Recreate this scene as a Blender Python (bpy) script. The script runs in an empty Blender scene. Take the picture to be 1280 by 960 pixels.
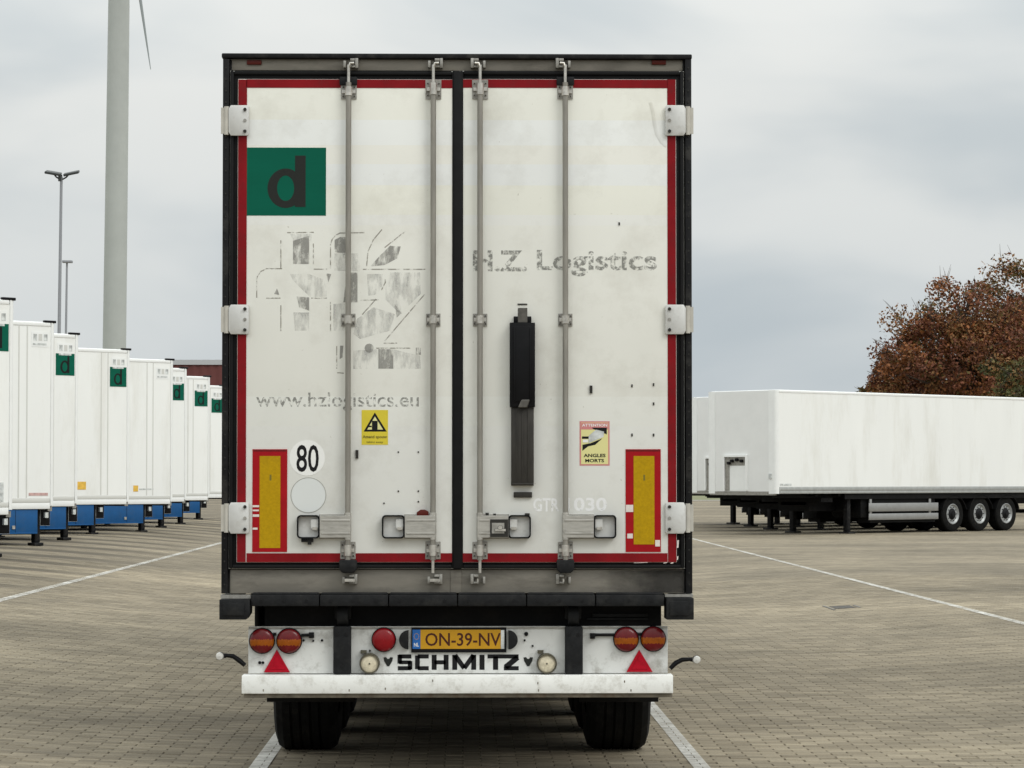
import bpy, bmesh, math, random
import numpy as np
from mathutils import Vector, Matrix, Euler

R = math.radians
random.seed(7)
rng = np.random.default_rng(7)
scene = bpy.context.scene
col = scene.collection

# ------------------------------------------------------------------ camera
F_PX, CX, CY = 3600.0, 640.0, 480.0          # focal length and centre in photo pixels (1280 x 960)
EYE = Vector((0, 0, 1.64))
ROT = Euler((R(90) + math.atan(120 / F_PX), 0, -math.atan(61 / F_PX)), 'XYZ')
cam_d = bpy.data.cameras.new("camera")
cam = bpy.data.objects.new("camera", cam_d)
col.objects.link(cam)
cam.location = EYE
cam.rotation_euler = ROT
cam_d.sensor_width = 36
cam_d.lens = 36 * F_PX / 1280
cam_d.clip_start = 0.1
cam_d.clip_end = 6000
scene.camera = cam
RM = ROT.to_matrix()


def at(px, py, Y):
    """point of the plane y = Y seen at a pixel of the photograph"""
    d = RM @ Vector(((px - CX) / F_PX, (CY - py) / F_PX, -1))
    return EYE + d * ((Y - EYE.y) / d.y)


# ------------------------------------------------------------------ world and sun (soft overcast)
SUN_DIR = Vector((0.54, -0.50, 0.70)).normalized()
world = bpy.data.worlds.new("World")
scene.world = world
world.use_nodes = True
wn, wl = world.node_tree.nodes, world.node_tree.links
wn.clear()
out = wn.new('ShaderNodeOutputWorld')
bg = wn.new('ShaderNodeBackground')
bg.inputs['Strength'].default_value = 0.1
wl.new(bg.outputs[0], out.inputs[0])
sky = wn.new('ShaderNodeTexSky')
sky.sky_type = 'NISHITA'
sky.sun_disc = False
sky.sun_elevation = math.asin(SUN_DIR.z)
sky.sun_rotation = math.atan2(SUN_DIR.x, SUN_DIR.y)
sky.air_density = 1.6
sky.dust_density = 3.0
tc = wn.new('ShaderNodeTexCoord')
mp = wn.new('ShaderNodeMapping')
mp.inputs['Scale'].default_value = (1.0, 1.0, 2.6)
mp.inputs['Location'].default_value = (0.43, 0.12, 0.335)
wl.new(tc.outputs['Generated'], mp.inputs['Vector'])
n1 = wn.new('ShaderNodeTexNoise')
n1.inputs['Scale'].default_value = 6.5
n1.inputs['Detail'].default_value = 4.0
n1.inputs['Roughness'].default_value = 0.42
n1.inputs['Distortion'].default_value = 0.35
wl.new(mp.outputs[0], n1.inputs['Vector'])
cr = wn.new('ShaderNodeValToRGB')
cr.color_ramp.interpolation = 'EASE'
e = cr.color_ramp.elements
e[0].position = 0.33; e[0].color = (5.8, 6.3, 6.55, 1)
e[1].position = 0.66; e[1].color = (7.95, 8.1, 7.95, 1)
wl.new(n1.outputs['Fac'], cr.inputs['Fac'])
# a cloud deck is brighter overhead than low down
sx = wn.new('ShaderNodeSeparateXYZ')
wl.new(tc.outputs['Generated'], sx.inputs[0])
el = wn.new('ShaderNodeValToRGB')
ee = el.color_ramp.elements
ee[0].position = 0.0; ee[0].color = (0.84, 0.87, 0.90, 1)
ee[1].position = 1.0; ee[1].color = (3.0, 2.97, 2.9, 1)
k = ee.new(0.055); k.color = (0.86, 0.885, 0.91, 1)
k = ee.new(0.13); k.color = (1.0, 1.0, 1.0, 1)
wl.new(sx.outputs['Z'], el.inputs['Fac'])
mu = wn.new('ShaderNodeMix'); mu.data_type = 'RGBA'; mu.blend_type = 'MULTIPLY'
mu.inputs['Factor'].default_value = 1.0
wl.new(cr.outputs['Color'], mu.inputs['A']); wl.new(el.outputs['Color'], mu.inputs['B'])
mx = wn.new('ShaderNodeMix'); mx.data_type = 'RGBA'
mx.inputs['Factor'].default_value = 0.96
wl.new(sky.outputs[0], mx.inputs['A']); wl.new(mu.outputs['Result'], mx.inputs['B'])
wl.new(mx.outputs['Result'], bg.inputs['Color'])

sun_d = bpy.data.lights.new("sun", 'SUN')
sun_d.energy = 1.0
sun_d.angle = R(25)
sun_d.color = (1.0, 0.98, 0.94)
sun = bpy.data.objects.new("sun", sun_d)
col.objects.link(sun)
sun.rotation_euler = SUN_DIR.to_track_quat('Z', 'Y').to_euler()
sun.location = SUN_DIR * 50

vs = scene.view_settings
vs.view_transform = 'Standard'
vs.look = 'None'
vs.exposure = 0.0
vs.gamma = 1.0
vs.use_curve_mapping = False


# ------------------------------------------------------------------ materials
def mat(name, color, rough=0.5, metal=0.0, var=0.0, scale=4.0, bump=0.0, bscale=60.0, dirt=None, dirt_amt=0.0,
        dscale=3.0, stretch=(1, 1, 1), spec=0.28, alpha_noise=None, in_world=False):
    m = bpy.data.materials.new(name)
    m.use_nodes = True
    n, l = m.node_tree.nodes, m.node_tree.links
    p = n['Principled BSDF']
    p.inputs['Roughness'].default_value = rough
    p.inputs['Metallic'].default_value = metal
    p.inputs['Specular IOR Level'].default_value = spec
    c4 = (*color, 1)
    p.inputs['Base Color'].default_value = c4
    t = n.new('ShaderNodeTexCoord')
    g = n.new('ShaderNodeMapping')
    g.inputs['Scale'].default_value = stretch
    wp = n.new('ShaderNodeNewGeometry')
    l.new(wp.outputs['Position'] if in_world else t.outputs['Object'], g.inputs['Vector'])
    last = None
    if var > 0:
        a = n.new('ShaderNodeTexNoise'); a.inputs['Scale'].default_value = scale
        a.inputs['Detail'].default_value = 6; a.inputs['Roughness'].default_value = 0.62
        l.new(g.outputs[0], a.inputs['Vector'])
        r = n.new('ShaderNodeValToRGB')
        r.color_ramp.elements[0].position = 0.3
        r.color_ramp.elements[1].position = 0.7
        r.color_ramp.elements[0].color = (*[c * (1 - var) for c in color], 1)
        r.color_ramp.elements[1].color = (*[min(1, c * (1 + var)) for c in color], 1)
        l.new(a.outputs['Fac'], r.inputs['Fac'])
        last = r.outputs['Color']
    if dirt is not None:
        a = n.new('ShaderNodeTexNoise'); a.inputs['Scale'].default_value = dscale
        a.inputs['Detail'].default_value = 9; a.inputs['Roughness'].default_value = 0.7
        l.new(g.outputs[0], a.inputs['Vector'])
        r = n.new('ShaderNodeMapRange')
        r.inputs['From Min'].default_value = 0.5; r.inputs['From Max'].default_value = 0.75
        r.inputs['To Min'].default_value = 0.0; r.inputs['To Max'].default_value = dirt_amt
        l.new(a.outputs['Fac'], r.inputs['Value'])
        x = n.new('ShaderNodeMix'); x.data_type = 'RGBA'
        x.inputs['A'].default_value = c4
        x.inputs['B'].default_value = (*dirt, 1)
        if last: l.new(last, x.inputs['A'])
        l.new(r.outputs[0], x.inputs['Factor'])
        last = x.outputs['Result']
    if last: l.new(last, p.inputs['Base Color'])
    if bump > 0:
        a = n.new('ShaderNodeTexNoise'); a.inputs['Scale'].default_value = bscale
        a.inputs['Detail'].default_value = 4
        l.new(g.outputs[0], a.inputs['Vector'])
        b = n.new('ShaderNodeBump'); b.inputs['Strength'].default_value = bump
        b.inputs['Distance'].default_value = 0.01
        l.new(a.outputs['Fac'], b.inputs['Height']); l.new(b.outputs[0], p.inputs['Normal'])
    if alpha_noise:
        sc, lo, hi, mxa = alpha_noise
        a = n.new('ShaderNodeTexNoise'); a.inputs['Scale'].default_value = sc
        a.inputs['Detail'].default_value = 7; a.inputs['Roughness'].default_value = 0.65
        l.new(g.outputs[0], a.inputs['Vector'])
        r = n.new('ShaderNodeMapRange')
        r.inputs['From Min'].default_value = lo; r.inputs['From Max'].default_value = hi
        r.inputs['To Min'].default_value = 0.0; r.inputs['To Max'].default_value = mxa
        l.new(a.outputs['Fac'], r.inputs['Value'])
        l.new(r.outputs[0], p.inputs['Alpha'])
    return m


M = {}
M['row_white'] = mat('row_white_panel', (0.83, 0.838, 0.82), 0.42, var=0.02, scale=1.2, dirt=(0.55, 0.53, 0.46), dirt_amt=0.5, dscale=1.0, stretch=(1, 1, .22), in_world=True)
M['trim_white'] = mat('white_trim', (0.81, 0.82, 0.81), 0.4, var=0.03, scale=5)
M['grey_rail'] = mat('grey_aluminium_rail', (0.42, 0.43, 0.42), 0.45, 0.55, var=0.12, scale=8)
M['seam'] = mat('panel_seam_grey', (0.60, 0.60, 0.57), 0.5)
M['black'] = mat('black_chassis_paint', (0.006, 0.006, 0.0065), 0.6, var=0.3, scale=5, dirt=(0.03, 0.026, 0.02), dirt_amt=0.4, dscale=4, spec=0.12)
M['black_frame'] = mat('black_frame_paint', (0.011, 0.011, 0.012), 0.5, var=0.25, scale=7, dirt=(0.10, 0.095, 0.085), dirt_amt=0.5, dscale=5, bump=.15, bscale=30, spec=0.12)
M['rubber'] = mat('black_rubber', (0.014, 0.0145, 0.0155), 0.62, var=0.25, scale=18, dirt=(0.07, 0.067, 0.06), dirt_amt=0.3, dscale=12, bump=0.2, bscale=50, spec=0.12)
M['gasket'] = mat('rubber_gasket', (0.009, 0.009, 0.0095), 0.6, var=0.2, scale=10, spec=0.12)
M['tyre'] = mat('tyre_rubber', (0.006, 0.006, 0.006), 0.8, var=0.3, scale=20, dirt=(0.05, 0.045, 0.038), dirt_amt=0.35, dscale=9, spec=0.12)
M['rim'] = mat('painted_steel_rim', (0.36, 0.37, 0.37), 0.4, 0.35, var=0.2, scale=9)
M['hub'] = mat('dark_hub', (0.012, 0.012, 0.013), 0.6, spec=0.12)
M['blue'] = mat('blue_box_paint', (0.006, 0.080, 0.235), 0.5, var=0.12, scale=4, dirt=(0.05, 0.08, 0.12), dirt_amt=0.4, dscale=3)
M['green'] = mat('green_sticker', (0.0, 0.098, 0.060), 0.5, var=0.10, scale=3, stretch=(.3, 1, 2), spec=0.12)
M['ink'] = mat('black_print', (0.012, 0.012, 0.013), 0.5, spec=0.12)
M['ink_soft'] = mat('dark_print', (0.022, 0.024, 0.022), 0.5, spec=0.12)
M['plate_grey'] = mat('pale_grey_plate', (0.55, 0.57, 0.56), 0.5, var=0.45, scale=11)
M['silver'] = mat('silver_guard_bar', (0.34, 0.34, 0.335), 0.4, 0.6, var=0.08, scale=6)
M['amber_label'] = mat('yellow_label', (0.72, 0.45, 0.08), 0.5, var=.2, scale=14)
M['pink_label'] = mat('pink_label', (0.55, 0.36, 0.34), 0.5, var=.2, scale=14)
M['front_grey'] = mat('front_wall_white', (0.76, 0.765, 0.755), 0.45, var=0.03, scale=2)
# rear of the big trailer
M['red_tape'] = mat('red_edge_tape', (0.205, 0.006, 0.010), 0.5, var=0.22, scale=5, dirt=(0.10, 0.02, 0.02), dirt_amt=0.5, dscale=14, spec=0.12)
M['header'] = mat('grimy_stainless', (0.225, 0.208, 0.178), 0.5, 0.2, var=0.18, scale=5, dirt=(0.07, 0.062, 0.05), dirt_amt=0.8, dscale=3.5, stretch=(.6, 1, 2.2))
M['steel'] = mat('zinc_lock_rod', (0.29, 0.275, 0.245), 0.45, 0.6, var=0.16, scale=9, stretch=(3, 3, .5))
M['steel_bright'] = mat('worn_bright_steel', (0.55, 0.53, 0.49), 0.36, 0.75, var=0.2, scale=25, dirt=(.12, .10, .08), dirt_amt=.6, dscale=22)
M['steel_dull'] = mat('dull_galvanised_steel', (0.33, 0.32, 0.295), 0.5, 0.5, var=0.2, scale=22, dirt=(.10, .085, .065), dirt_amt=.7, dscale=16)
M['lever'] = mat('stainless_lever', (0.47, 0.455, 0.42), 0.4, 0.6, var=0.12, scale=14, stretch=(1, 1, 5), dirt=(.16, .15, .13), dirt_amt=.6, dscale=8)
M['hinge'] = mat('hinge_white_metal', (0.60, 0.60, 0.585), 0.45, 0.15, var=0.08, scale=14, dirt=(0.30, 0.28, 0.25), dirt_amt=0.6, dscale=14)
M['post_dirty'] = mat('hinge_barrel', (0.50, 0.48, 0.43), 0.5, 0.1, var=.12, scale=12)
M['bar_white'] = mat('bumper_white_paint', (0.82, 0.825, 0.80), 0.4, var=0.03, scale=5, dirt=(0.30, 0.27, 0.21), dirt_amt=0.55, dscale=13)
M['panel_white'] = mat('lamp_panel_white', (0.64, 0.645, 0.625), 0.45, var=0.07, scale=4, dirt=(0.20, 0.185, 0.15), dirt_amt=0.9, dscale=6)
M['lip'] = mat('rusty_underside_lip', (0.17, 0.15, 0.12), 0.7, var=0.35, scale=16, dirt=(.09, .045, .02), dirt_amt=.8, dscale=12)
M['lens_red'] = mat('red_lens', (0.23, 0.006, 0.010), 0.2, var=0.12, scale=30)
M['lens_dark'] = mat('dark_red_lens', (0.13, 0.008, 0.010), 0.2, var=0.2, scale=40)
M['lens_amber'] = mat('amber_lens', (0.28, 0.070, 0.005), 0.2, var=0.2, scale=40)
M['lens_clear'] = mat('clear_lens', (0.62, 0.56, 0.42), 0.15, var=.2, scale=60)
M['lamp_ring'] = mat('dusty_lamp_ring', (0.085, 0.078, 0.055), 0.55, var=.3, scale=30)
M['lens_marker'] = mat('white_marker_lens', (0.58, 0.57, 0.54), 0.2)
M['tri_red'] = mat('triangle_reflector', (0.36, 0.006, 0.018), 0.2, var=.15, scale=40, spec=0.12)
M['refl_red'] = mat('red_reflective', (0.33, 0.007, 0.012), 0.45, var=.12, scale=9, spec=0.12)
M['refl_yellow'] = mat('yellow_reflective', (0.43, 0.262, 0.004), 0.45, var=.12, scale=70, dirt=(.20, .12, .01), dirt_amt=.3, dscale=10, spec=0.12)
M['marker_dark'] = mat('dark_marker_lens', (0.09, 0.016, 0.012), 0.3, spec=0.12)
M['plate_yellow'] = mat('number_plate_yellow', (0.52, 0.27, 0.012), 0.45, var=.06, scale=12)
M['plate_blue'] = mat('number_plate_blue', (0.02, 0.13, 0.42), 0.4)
M['plate_ink'] = mat('number_plate_ink', (0.06, 0.012, 0.006), 0.5)
M['sign_yellow'] = mat('sign_yellow', (0.64, 0.52, 0.04), 0.45, var=.06, scale=10)
M['sign_pale'] = mat('sign_pale_yellow', (0.70, 0.66, 0.30), 0.45)
M['sign_pink'] = mat('sign_pink_border', (0.58, 0.22, 0.22), 0.45)
M['sign_ink'] = mat('sign_olive_ink', (0.17, 0.14, 0.02), 0.5)
M['sign_white'] = mat('sticker_white', (0.80, 0.80, 0.78), 0.4)
M['pale_disc'] = mat('pale_grey_disc', (0.66, 0.68, 0.67), 0.42)
M['line_grey'] = mat('thin_grey_outline', (0.36, 0.36, 0.33), 0.5)
M['worn_text'] = mat('worn_grey_lettering', (0.25, 0.25, 0.23), 0.5, alpha_noise=(40, 0.42, 0.58, 0.85))
M['worn_strong'] = mat('logo_residue', (0.29, 0.285, 0.265), 0.5, alpha_noise=(15, 0.36, 0.58, 0.82), stretch=(1.7, 1, .6))
M['worn_faint'] = mat('logo_glue_film', (0.47, 0.47, 0.455), 0.5, alpha_noise=(10, 0.42, 0.66, 0.58), stretch=(1.7, 1, .6))
M['worn_line'] = mat('logo_edge_dirt', (0.30, 0.285, 0.245), 0.5, alpha_noise=(24, 0.40, 0.54, 0.75))
M['ghost_white'] = mat('ghost_white_lettering', (0.86, 0.86, 0.86), 0.4, alpha_noise=(30, 0.25, 0.45, 0.9))
M['flap'] = mat('black_plastic', (0.007, 0.007, 0.008), 0.42, var=0.2, scale=15, spec=0.12)
M['clasp'] = mat('worn_dark_steel', (0.10, 0.094, 0.085), 0.5, .4, var=.3, scale=30)
M['flap_low'] = mat('dusty_black_plastic', (0.032, 0.029, 0.025), 0.6, var=0.3, scale=14, stretch=(3, 1, .6))
M['screw'] = mat('dark_screw', (0.035, 0.033, 0.03), 0.5, .4)
M['paint_chip'] = mat('torn_tape_white', (0.70, 0.64, 0.60), 0.5, var=.1, scale=30)
# far things
M['turbine'] = mat('turbine_tower_paint', (0.405, 0.415, 0.405), 0.55, var=0.05, scale=0.3)
M['blade'] = mat('turbine_blade_paint', (0.27, 0.29, 0.30), 0.5)
M['pole'] = mat('galvanised_pole', (0.30, 0.31, 0.33), 0.5, .3)
M['lamp_dark'] = mat('dark_lamp_housing', (0.05, 0.055, 0.055), 0.5)
M['maroon'] = mat('maroon_cladding', (0.125, 0.040, 0.036), 0.6, var=.12, scale=.4)
M['fascia'] = mat('grey_fascia', (0.42, 0.43, 0.44), 0.5)
M['bark'] = mat('tree_bark', (0.075, 0.058, 0.045), 0.85, var=.3, scale=6)
for nm, c in (('leaf_rust', (0.205, 0.074, 0.022)), ('leaf_maroon', (0.125, 0.042, 0.020)), ('leaf_brown', (0.175, 0.086, 0.030)),
              ('leaf_olive', (0.115, 0.085, 0.024)), ('leaf_green', (0.070, 0.072, 0.022)), ('leaf_dark', (0.042, 0.048, 0.016))):
    M[nm] = mat(nm, c, 0.7, var=.35, scale=.7)


def door_paint():
    """cream-white grp skin: faint old strips, stains, scuffs"""
    m = mat('door_white_skin', (0.738, 0.733, 0.682), 0.42, var=0.03, scale=1.6, dirt=(0.50, 0.48, 0.42), dirt_amt=0.55, dscale=2.4)
    n, l = m.node_tree.nodes, m.node_tree.links
    p = n['Principled BSDF']
    src = p.inputs['Base Color'].links[0].from_socket
    t = n.new('ShaderNodeTexCoord'); s = n.new('ShaderNodeSeparateXYZ')
    l.new(t.outputs['Object'], s.inputs[0])
    mr = n.new('ShaderNodeMapRange')
    mr.inputs['From Min'].default_value = 1.0; mr.inputs['From Max'].default_value = 4.0
    l.new(s.outputs['Z'], mr.inputs['Value'])
    r = n.new('ShaderNodeValToRGB'); r.color_ramp.interpolation = 'CONSTANT'
    el = r.color_ramp.elements
    el[0].position = 0; el[0].color = (1.03, 1.04, 1.07, 1)
    for z, c in ((1.93, (1.035, 1.045, 1.06)), (2.10, (1, 1, 1)), (3.05, (1.0, 1.005, 1.03)), (3.10, (1.0, 1.0, 0.97)), (3.27, (0.985, 1.005, 1.06)),
                 (3.38, (0.995, 0.99, 0.985)), (3.49, (1.0, 1.02, 1.07)), (3.63, (0.985, 0.985, 0.965))):
        q = el.new((z - 1.0) / 3.0); q.color = (*c, 1)
    el[-1].color = (0.985, 0.985, 0.965, 1)
    l.new(mr.outputs[0], r.inputs['Fac'])
    x = n.new('ShaderNodeMix'); x.data_type = 'RGBA'; x.blend_type = 'MULTIPLY'; x.inputs['Factor'].default_value = 1
    l.new(src, x.inputs['A']); l.new(r.outputs['Color'], x.inputs['B'])
    # fine dark specks
    nz = n.new('ShaderNodeTexNoise'); nz.inputs['Scale'].default_value = 38; nz.inputs['Detail'].default_value = 3
    l.new(t.outputs['Object'], nz.inputs['Vector'])
    m2 = n.new('ShaderNodeMapRange'); m2.inputs['From Min'].default_value = .70; m2.inputs['From Max'].default_value = .78
    m2.inputs['To Max'].default_value = .6
    l.new(nz.outputs['Fac'], m2.inputs['Value'])
    y = n.new('ShaderNodeMix'); y.data_type = 'RGBA'; y.inputs['B'].default_value = (.30, .27, .21, 1)
    l.new(x.outputs['Result'], y.inputs['A']); l.new(m2.outputs[0], y.inputs['Factor'])
    l.new(y.outputs['Result'], p.inputs['Base Color'])
    return m


M['door'] = door_paint()

BW, BH = 0.21, 0.105      # paving brick


def paving(name, paint=False, wear=0.5):
    m = bpy.data.materials.new(name); m.use_nodes = True
    n, l = m.node_tree.nodes, m.node_tree.links
    p = n['Principled BSDF']; p.inputs['Roughness'].default_value = 0.85
    p.inputs['Specular IOR Level'].default_value = 0.25
    g = n.new('ShaderNodeNewGeometry')
    b = n.new('ShaderNodeTexBrick')
    b.offset = 0.5; b.offset_frequency = 2; b.squash = 1; b.squash_frequency = 2
    b.inputs['Scale'].default_value = 1
    b.inputs['Brick Width'].default_value = BW; b.inputs['Row Height'].default_value = BH
    b.inputs['Mortar Size'].default_value = 0.0028; b.inputs['Mortar Smooth'].default_value = 0.1
    b.inputs['Bias'].default_value = 0
    b.inputs['Color1'].default_value = (0.158, 0.133, 0.093, 1)
    b.inputs['Color2'].default_value = (0.246, 0.210, 0.150, 1)
    b.inputs['Mortar'].default_value = (0.070, 0.058, 0.040, 1)
    l.new(g.outputs['Position'], b.inputs['Vector'])

    def noise(sc, det=5, ro=.6, st=None):
        a = n.new('ShaderNodeTexNoise'); a.inputs['Scale'].default_value = sc
        a.inputs['Detail'].default_value = det; a.inputs['Roughness'].default_value = ro
        if st:
            q = n.new('ShaderNodeMapping'); q.inputs['Scale'].default_value = st
            l.new(g.outputs['Position'], q.inputs['Vector']); l.new(q.outputs[0], a.inputs['Vector'])
        else:
            l.new(g.outputs['Position'], a.inputs['Vector'])
        return a.outputs['Fac']

    def rng_(v, a, b_, c, d):
        r = n.new('ShaderNodeMapRange')
        for kk, vv in zip(('From Min', 'From Max', 'To Min', 'To Max'), (a, b_, c, d)):
            r.inputs[kk].default_value = vv
        l.new(v, r.inputs['Value']); return r.outputs[0]

    if paint:
        p.inputs['Base Color'].default_value = (0.60, 0.59, 0.55, 1)
        w = rng_(noise(9, 8, .75), .36, .58, 1.0 - wear, 1.0)
        w2 = rng_(noise(1.1, 4, .6), .35, .6, .55, 1.0)
        a = n.new('ShaderNodeMath'); a.operation = 'MULTIPLY'
        l.new(w, a.inputs[0]); l.new(w2, a.inputs[1])
        inv = rng_(b.outputs['Fac'], 0, 1, 1, 0.1)
        a2 = n.new('ShaderNodeMath'); a2.operation = 'MULTIPLY'
        l.new(a.outputs[0], a2.inputs[0]); l.new(inv, a2.inputs[1])
        l.new(a2.outputs[0], p.inputs['Alpha'])
        return m

    def mul(src, fac):
        x = n.new('ShaderNodeMix'); x.data_type = 'RGBA'; x.blend_type = 'MULTIPLY'; x.inputs['Factor'].default_value = 1
        l.new(src, x.inputs['A']); l.new(fac, x.inputs['B']); return x.outputs['Result']
    c = mul(b.outputs['Color'], rng_(noise(.16, 5, .6), .34, .66, .66, 1.30))
    c = mul(c, rng_(noise(.9, 6, .65, (.35, 1, 1)), .3, .7, .82, 1.18))
    c = mul(c, rng_(noise(70, 3, .6), .25, .75, .80, 1.20))
    # old wheel dirt and oil patches
    x = n.new('ShaderNodeMix'); x.data_type = 'RGBA'; x.inputs['B'].default_value = (.085, .075, .06, 1)
    l.new(c, x.inputs['A']); l.new(rng_(noise(.55, 7, .7, (.5, 1, 1)), .60, .74, 0, .65), x.inputs['Factor'])
    sp = n.new('ShaderNodeSeparateXYZ'); l.new(g.outputs['Position'], sp.inputs[0])

    def math_(op, a, b_):
        q = n.new('ShaderNodeMath'); q.operation = op
        for i_, v in enumerate((a, b_)):
            if isinstance(v, (int, float)): q.inputs[i_].default_value = v
            else: l.new(v, q.inputs[i_])
        return q.outputs[0]
    wob = noise(.5, 3, .5, (.12, 1, 1))
    yy = math_('ADD', sp.outputs['Y'], math_('MULTIPLY', wob, .8))
    band = rng_(math_('SINE', math_('MULTIPLY', yy, 2 * math.pi / 2.75), 0.0), .0, .7, 0, 1)
    xm = rng_(math_('ADD', sp.outputs['X'], math_('MULTIPLY', noise(.5, 4, .6), 2.2)), -5.2, -3.4, 1, 0)
    ym = rng_(sp.outputs['Y'], 24, 30, 0, 1)
    dk = math_('MULTIPLY', math_('MULTIPLY', band, xm), math_('MULTIPLY', ym, .72))
    xb = n.new('ShaderNodeMix'); xb.data_type = 'RGBA'; xb.inputs['B'].default_value = (.052, .044, .033, 1)
    l.new(x.outputs['Result'], xb.inputs['A']); l.new(dk, xb.inputs['Factor'])
    l.new(xb.outputs['Result'], p.inputs['Base Color'])
    bp = n.new('ShaderNodeBump'); bp.inputs['Strength'].default_value = .35; bp.inputs['Distance'].default_value = .004
    l.new(noise(140, 3, .6), bp.inputs['Height']); l.new(bp.outputs[0], p.inputs['Normal'])
    return m


M['paving'] = paving('grey_brown_clinker')
M['paint'] = paving('worn_white_road_paint', True, .45)
M['paint_thin'] = paving('faded_road_paint', True, .9)
M['verge'] = mat('dry_grass', (0.16, 0.165, 0.09), 0.9, var=.3, scale=.2)


# ------------------------------------------------------------------ mesh builder
class MB:
    def __init__(s):
        s.v, s.f, s.m = [], [], []

    def add(s, vs, fs, m=0):
        o = len(s.v)
        s.v += [tuple(v) for v in vs]
        s.f += [tuple(i + o for i in f) for f in fs]
        s.m += [m] * len(fs)
        return s

    def box(s, x0, x1, y0, y1, z0, z1, m=0):
        x0, x1 = sorted((x0, x1)); y0, y1 = sorted((y0, y1)); z0, z1 = sorted((z0, z1))
        return s.add([(x0, y0, z0), (x1, y0, z0), (x1, y1, z0), (x0, y1, z0), (x0, y0, z1), (x1, y0, z1), (x1, y1, z1), (x0, y1, z1)],
                     [(0, 3, 2, 1), (4, 5, 6, 7), (0, 1, 5, 4), (1, 2, 6, 5), (2, 3, 7, 6), (3, 0, 4, 7)], m)

    def prism(s, pts, y0, y1, m=0):
        """polygon in x,z (counter-clockwise seen from -y) between y0 (near) and y1"""
        n = len(pts)
        a = sum(pts[i][0] * pts[(i + 1) % n][1] - pts[(i + 1) % n][0] * pts[i][1] for i in range(n))
        if a < 0: pts = pts[::-1]
        vs = [(x, y0, z) for x, z in pts] + [(x, y1, z) for x, z in pts]
        fs = [tuple(range(n)), tuple(range(2 * n - 1, n - 1, -1))]
        fs += [((i + 1) % n, i, n + i, n + (i + 1) % n) for i in range(n)]
        return s.add(vs, fs, m)

    def ring(s, cx, cz, r0, r1, y0, y1, m=0, n=32, sx=1.0, a0=0.0, a1=2 * math.pi):
        full = abs(a1 - a0 - 2 * math.pi) < 1e-6
        kN = n if full else n + 1
        A = [a0 + (a1 - a0) * i / n for i in range(kN)]
        vs = []
        for y in (y0, y1):
            for r in (r0, r1):
                vs += [(cx + math.cos(a) * r * sx, y, cz + math.sin(a) * r) for a in A]
        fs = []
        for i in range(n):
            j = (i + 1) % kN
            fs += [(i, kN + i, kN + j, j), (2 * kN + i, 2 * kN + j, 3 * kN + j, 3 * kN + i),
                   (kN + i, 3 * kN + i, 3 * kN + j, kN + j), (i, j, 2 * kN + j, 2 * kN + i)]
        return s.add(vs, fs, m)

    def disc(s, cx, cz, r, y0, y1, m=0, n=32):
        return s.prism([(cx + math.cos(2 * math.pi * i / n) * r, cz + math.sin(2 * math.pi * i / n) * r) for i in range(n)], y0, y1, m)

    def tube(s, pts, r, m=0, n=10, cap=True):
        pts = [Vector(p) for p in pts]
        rs = r if isinstance(r, (list, tuple)) else [r] * len(pts)
        vs, fs = [], []
        up = None
        for i, p in enumerate(pts):
            d = (pts[min(i + 1, len(pts) - 1)] - pts[max(i - 1, 0)]).normalized()
            if up is None:
                up = Vector((0, 0, 1)) if abs(d.z) < .9 else Vector((0, 1, 0))
            a = d.cross(up).normalized(); b = a.cross(d).normalized(); up = b
            vs += [tuple(p + (a * math.cos(2 * math.pi * q / n) + b * math.sin(2 * math.pi * q / n)) * rs[i]) for q in range(n)]
        for i in range(len(pts) - 1):
            for q in range(n):
                w = (q + 1) % n
                fs.append((i * n + q, i * n + w, (i + 1) * n + w, (i + 1) * n + q))
        if cap:
            fs += [tuple(range(n - 1, -1, -1)), tuple((len(pts) - 1) * n + q for q in range(n))]
        return s.add(vs, fs, m)

    def lathe(s, prof, c, axis='x', m=0, n=32, mats=None):
        """prof: list of (r, t) along the axis"""
        vs, fs = [], []
        for r, t in prof:
            for q in range(n):
                a = 2 * math.pi * q / n
                if axis == 'x': vs.append((c[0] + t, c[1] + math.cos(a) * r, c[2] + math.sin(a) * r))
                elif axis == 'y': vs.append((c[0] + math.cos(a) * r, c[1] + t, c[2] + math.sin(a) * r))
                else: vs.append((c[0] + math.cos(a) * r, c[1] + math.sin(a) * r, c[2] + t))
        o = len(s.v)
        for i in range(len(prof) - 1):
            for q in range(n):
                w = (q + 1) % n
                fs.append((i * n + q, i * n + w, (i + 1) * n + w, (i + 1) * n + q))
        s.add(vs, fs, m)
        if mats:
            base = len(s.m) - len(fs)
            for i in range(len(prof) - 1):
                for q in range(n): s.m[base + i * n + q] = mats[i]
        return s

    def text(s, t, x0, x1, z0, z1, y, m=0, bold=0.0, ext=0.0006, shear=0.0):
        cu = bpy.data.curves.new('t', 'FONT'); cu.body = t; cu.size = 1
        cu.offset = bold; cu.extrude = 0; cu.resolution_u = 3; cu.shear = shear
        ob = bpy.data.objects.new('t', cu); col.objects.link(ob)
        me = ob.to_mesh()
        P = np.array([v.co[:] for v in me.vertices]); F = [tuple(p.vertices) for p in me.polygons]
        ob.to_mesh_clear(); bpy.data.objects.remove(ob); bpy.data.curves.remove(cu)
        lo, hi = P.min(0), P.max(0)
        X = x0 + (P[:, 0] - lo[0]) / max(1e-6, hi[0] - lo[0]) * (x1 - x0)
        Z = z0 + (P[:, 1] - lo[1]) / max(1e-6, hi[1] - lo[1]) * (z1 - z0)
        return s.add([(a, y, b) for a, b in zip(X, Z)], F, m)

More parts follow.
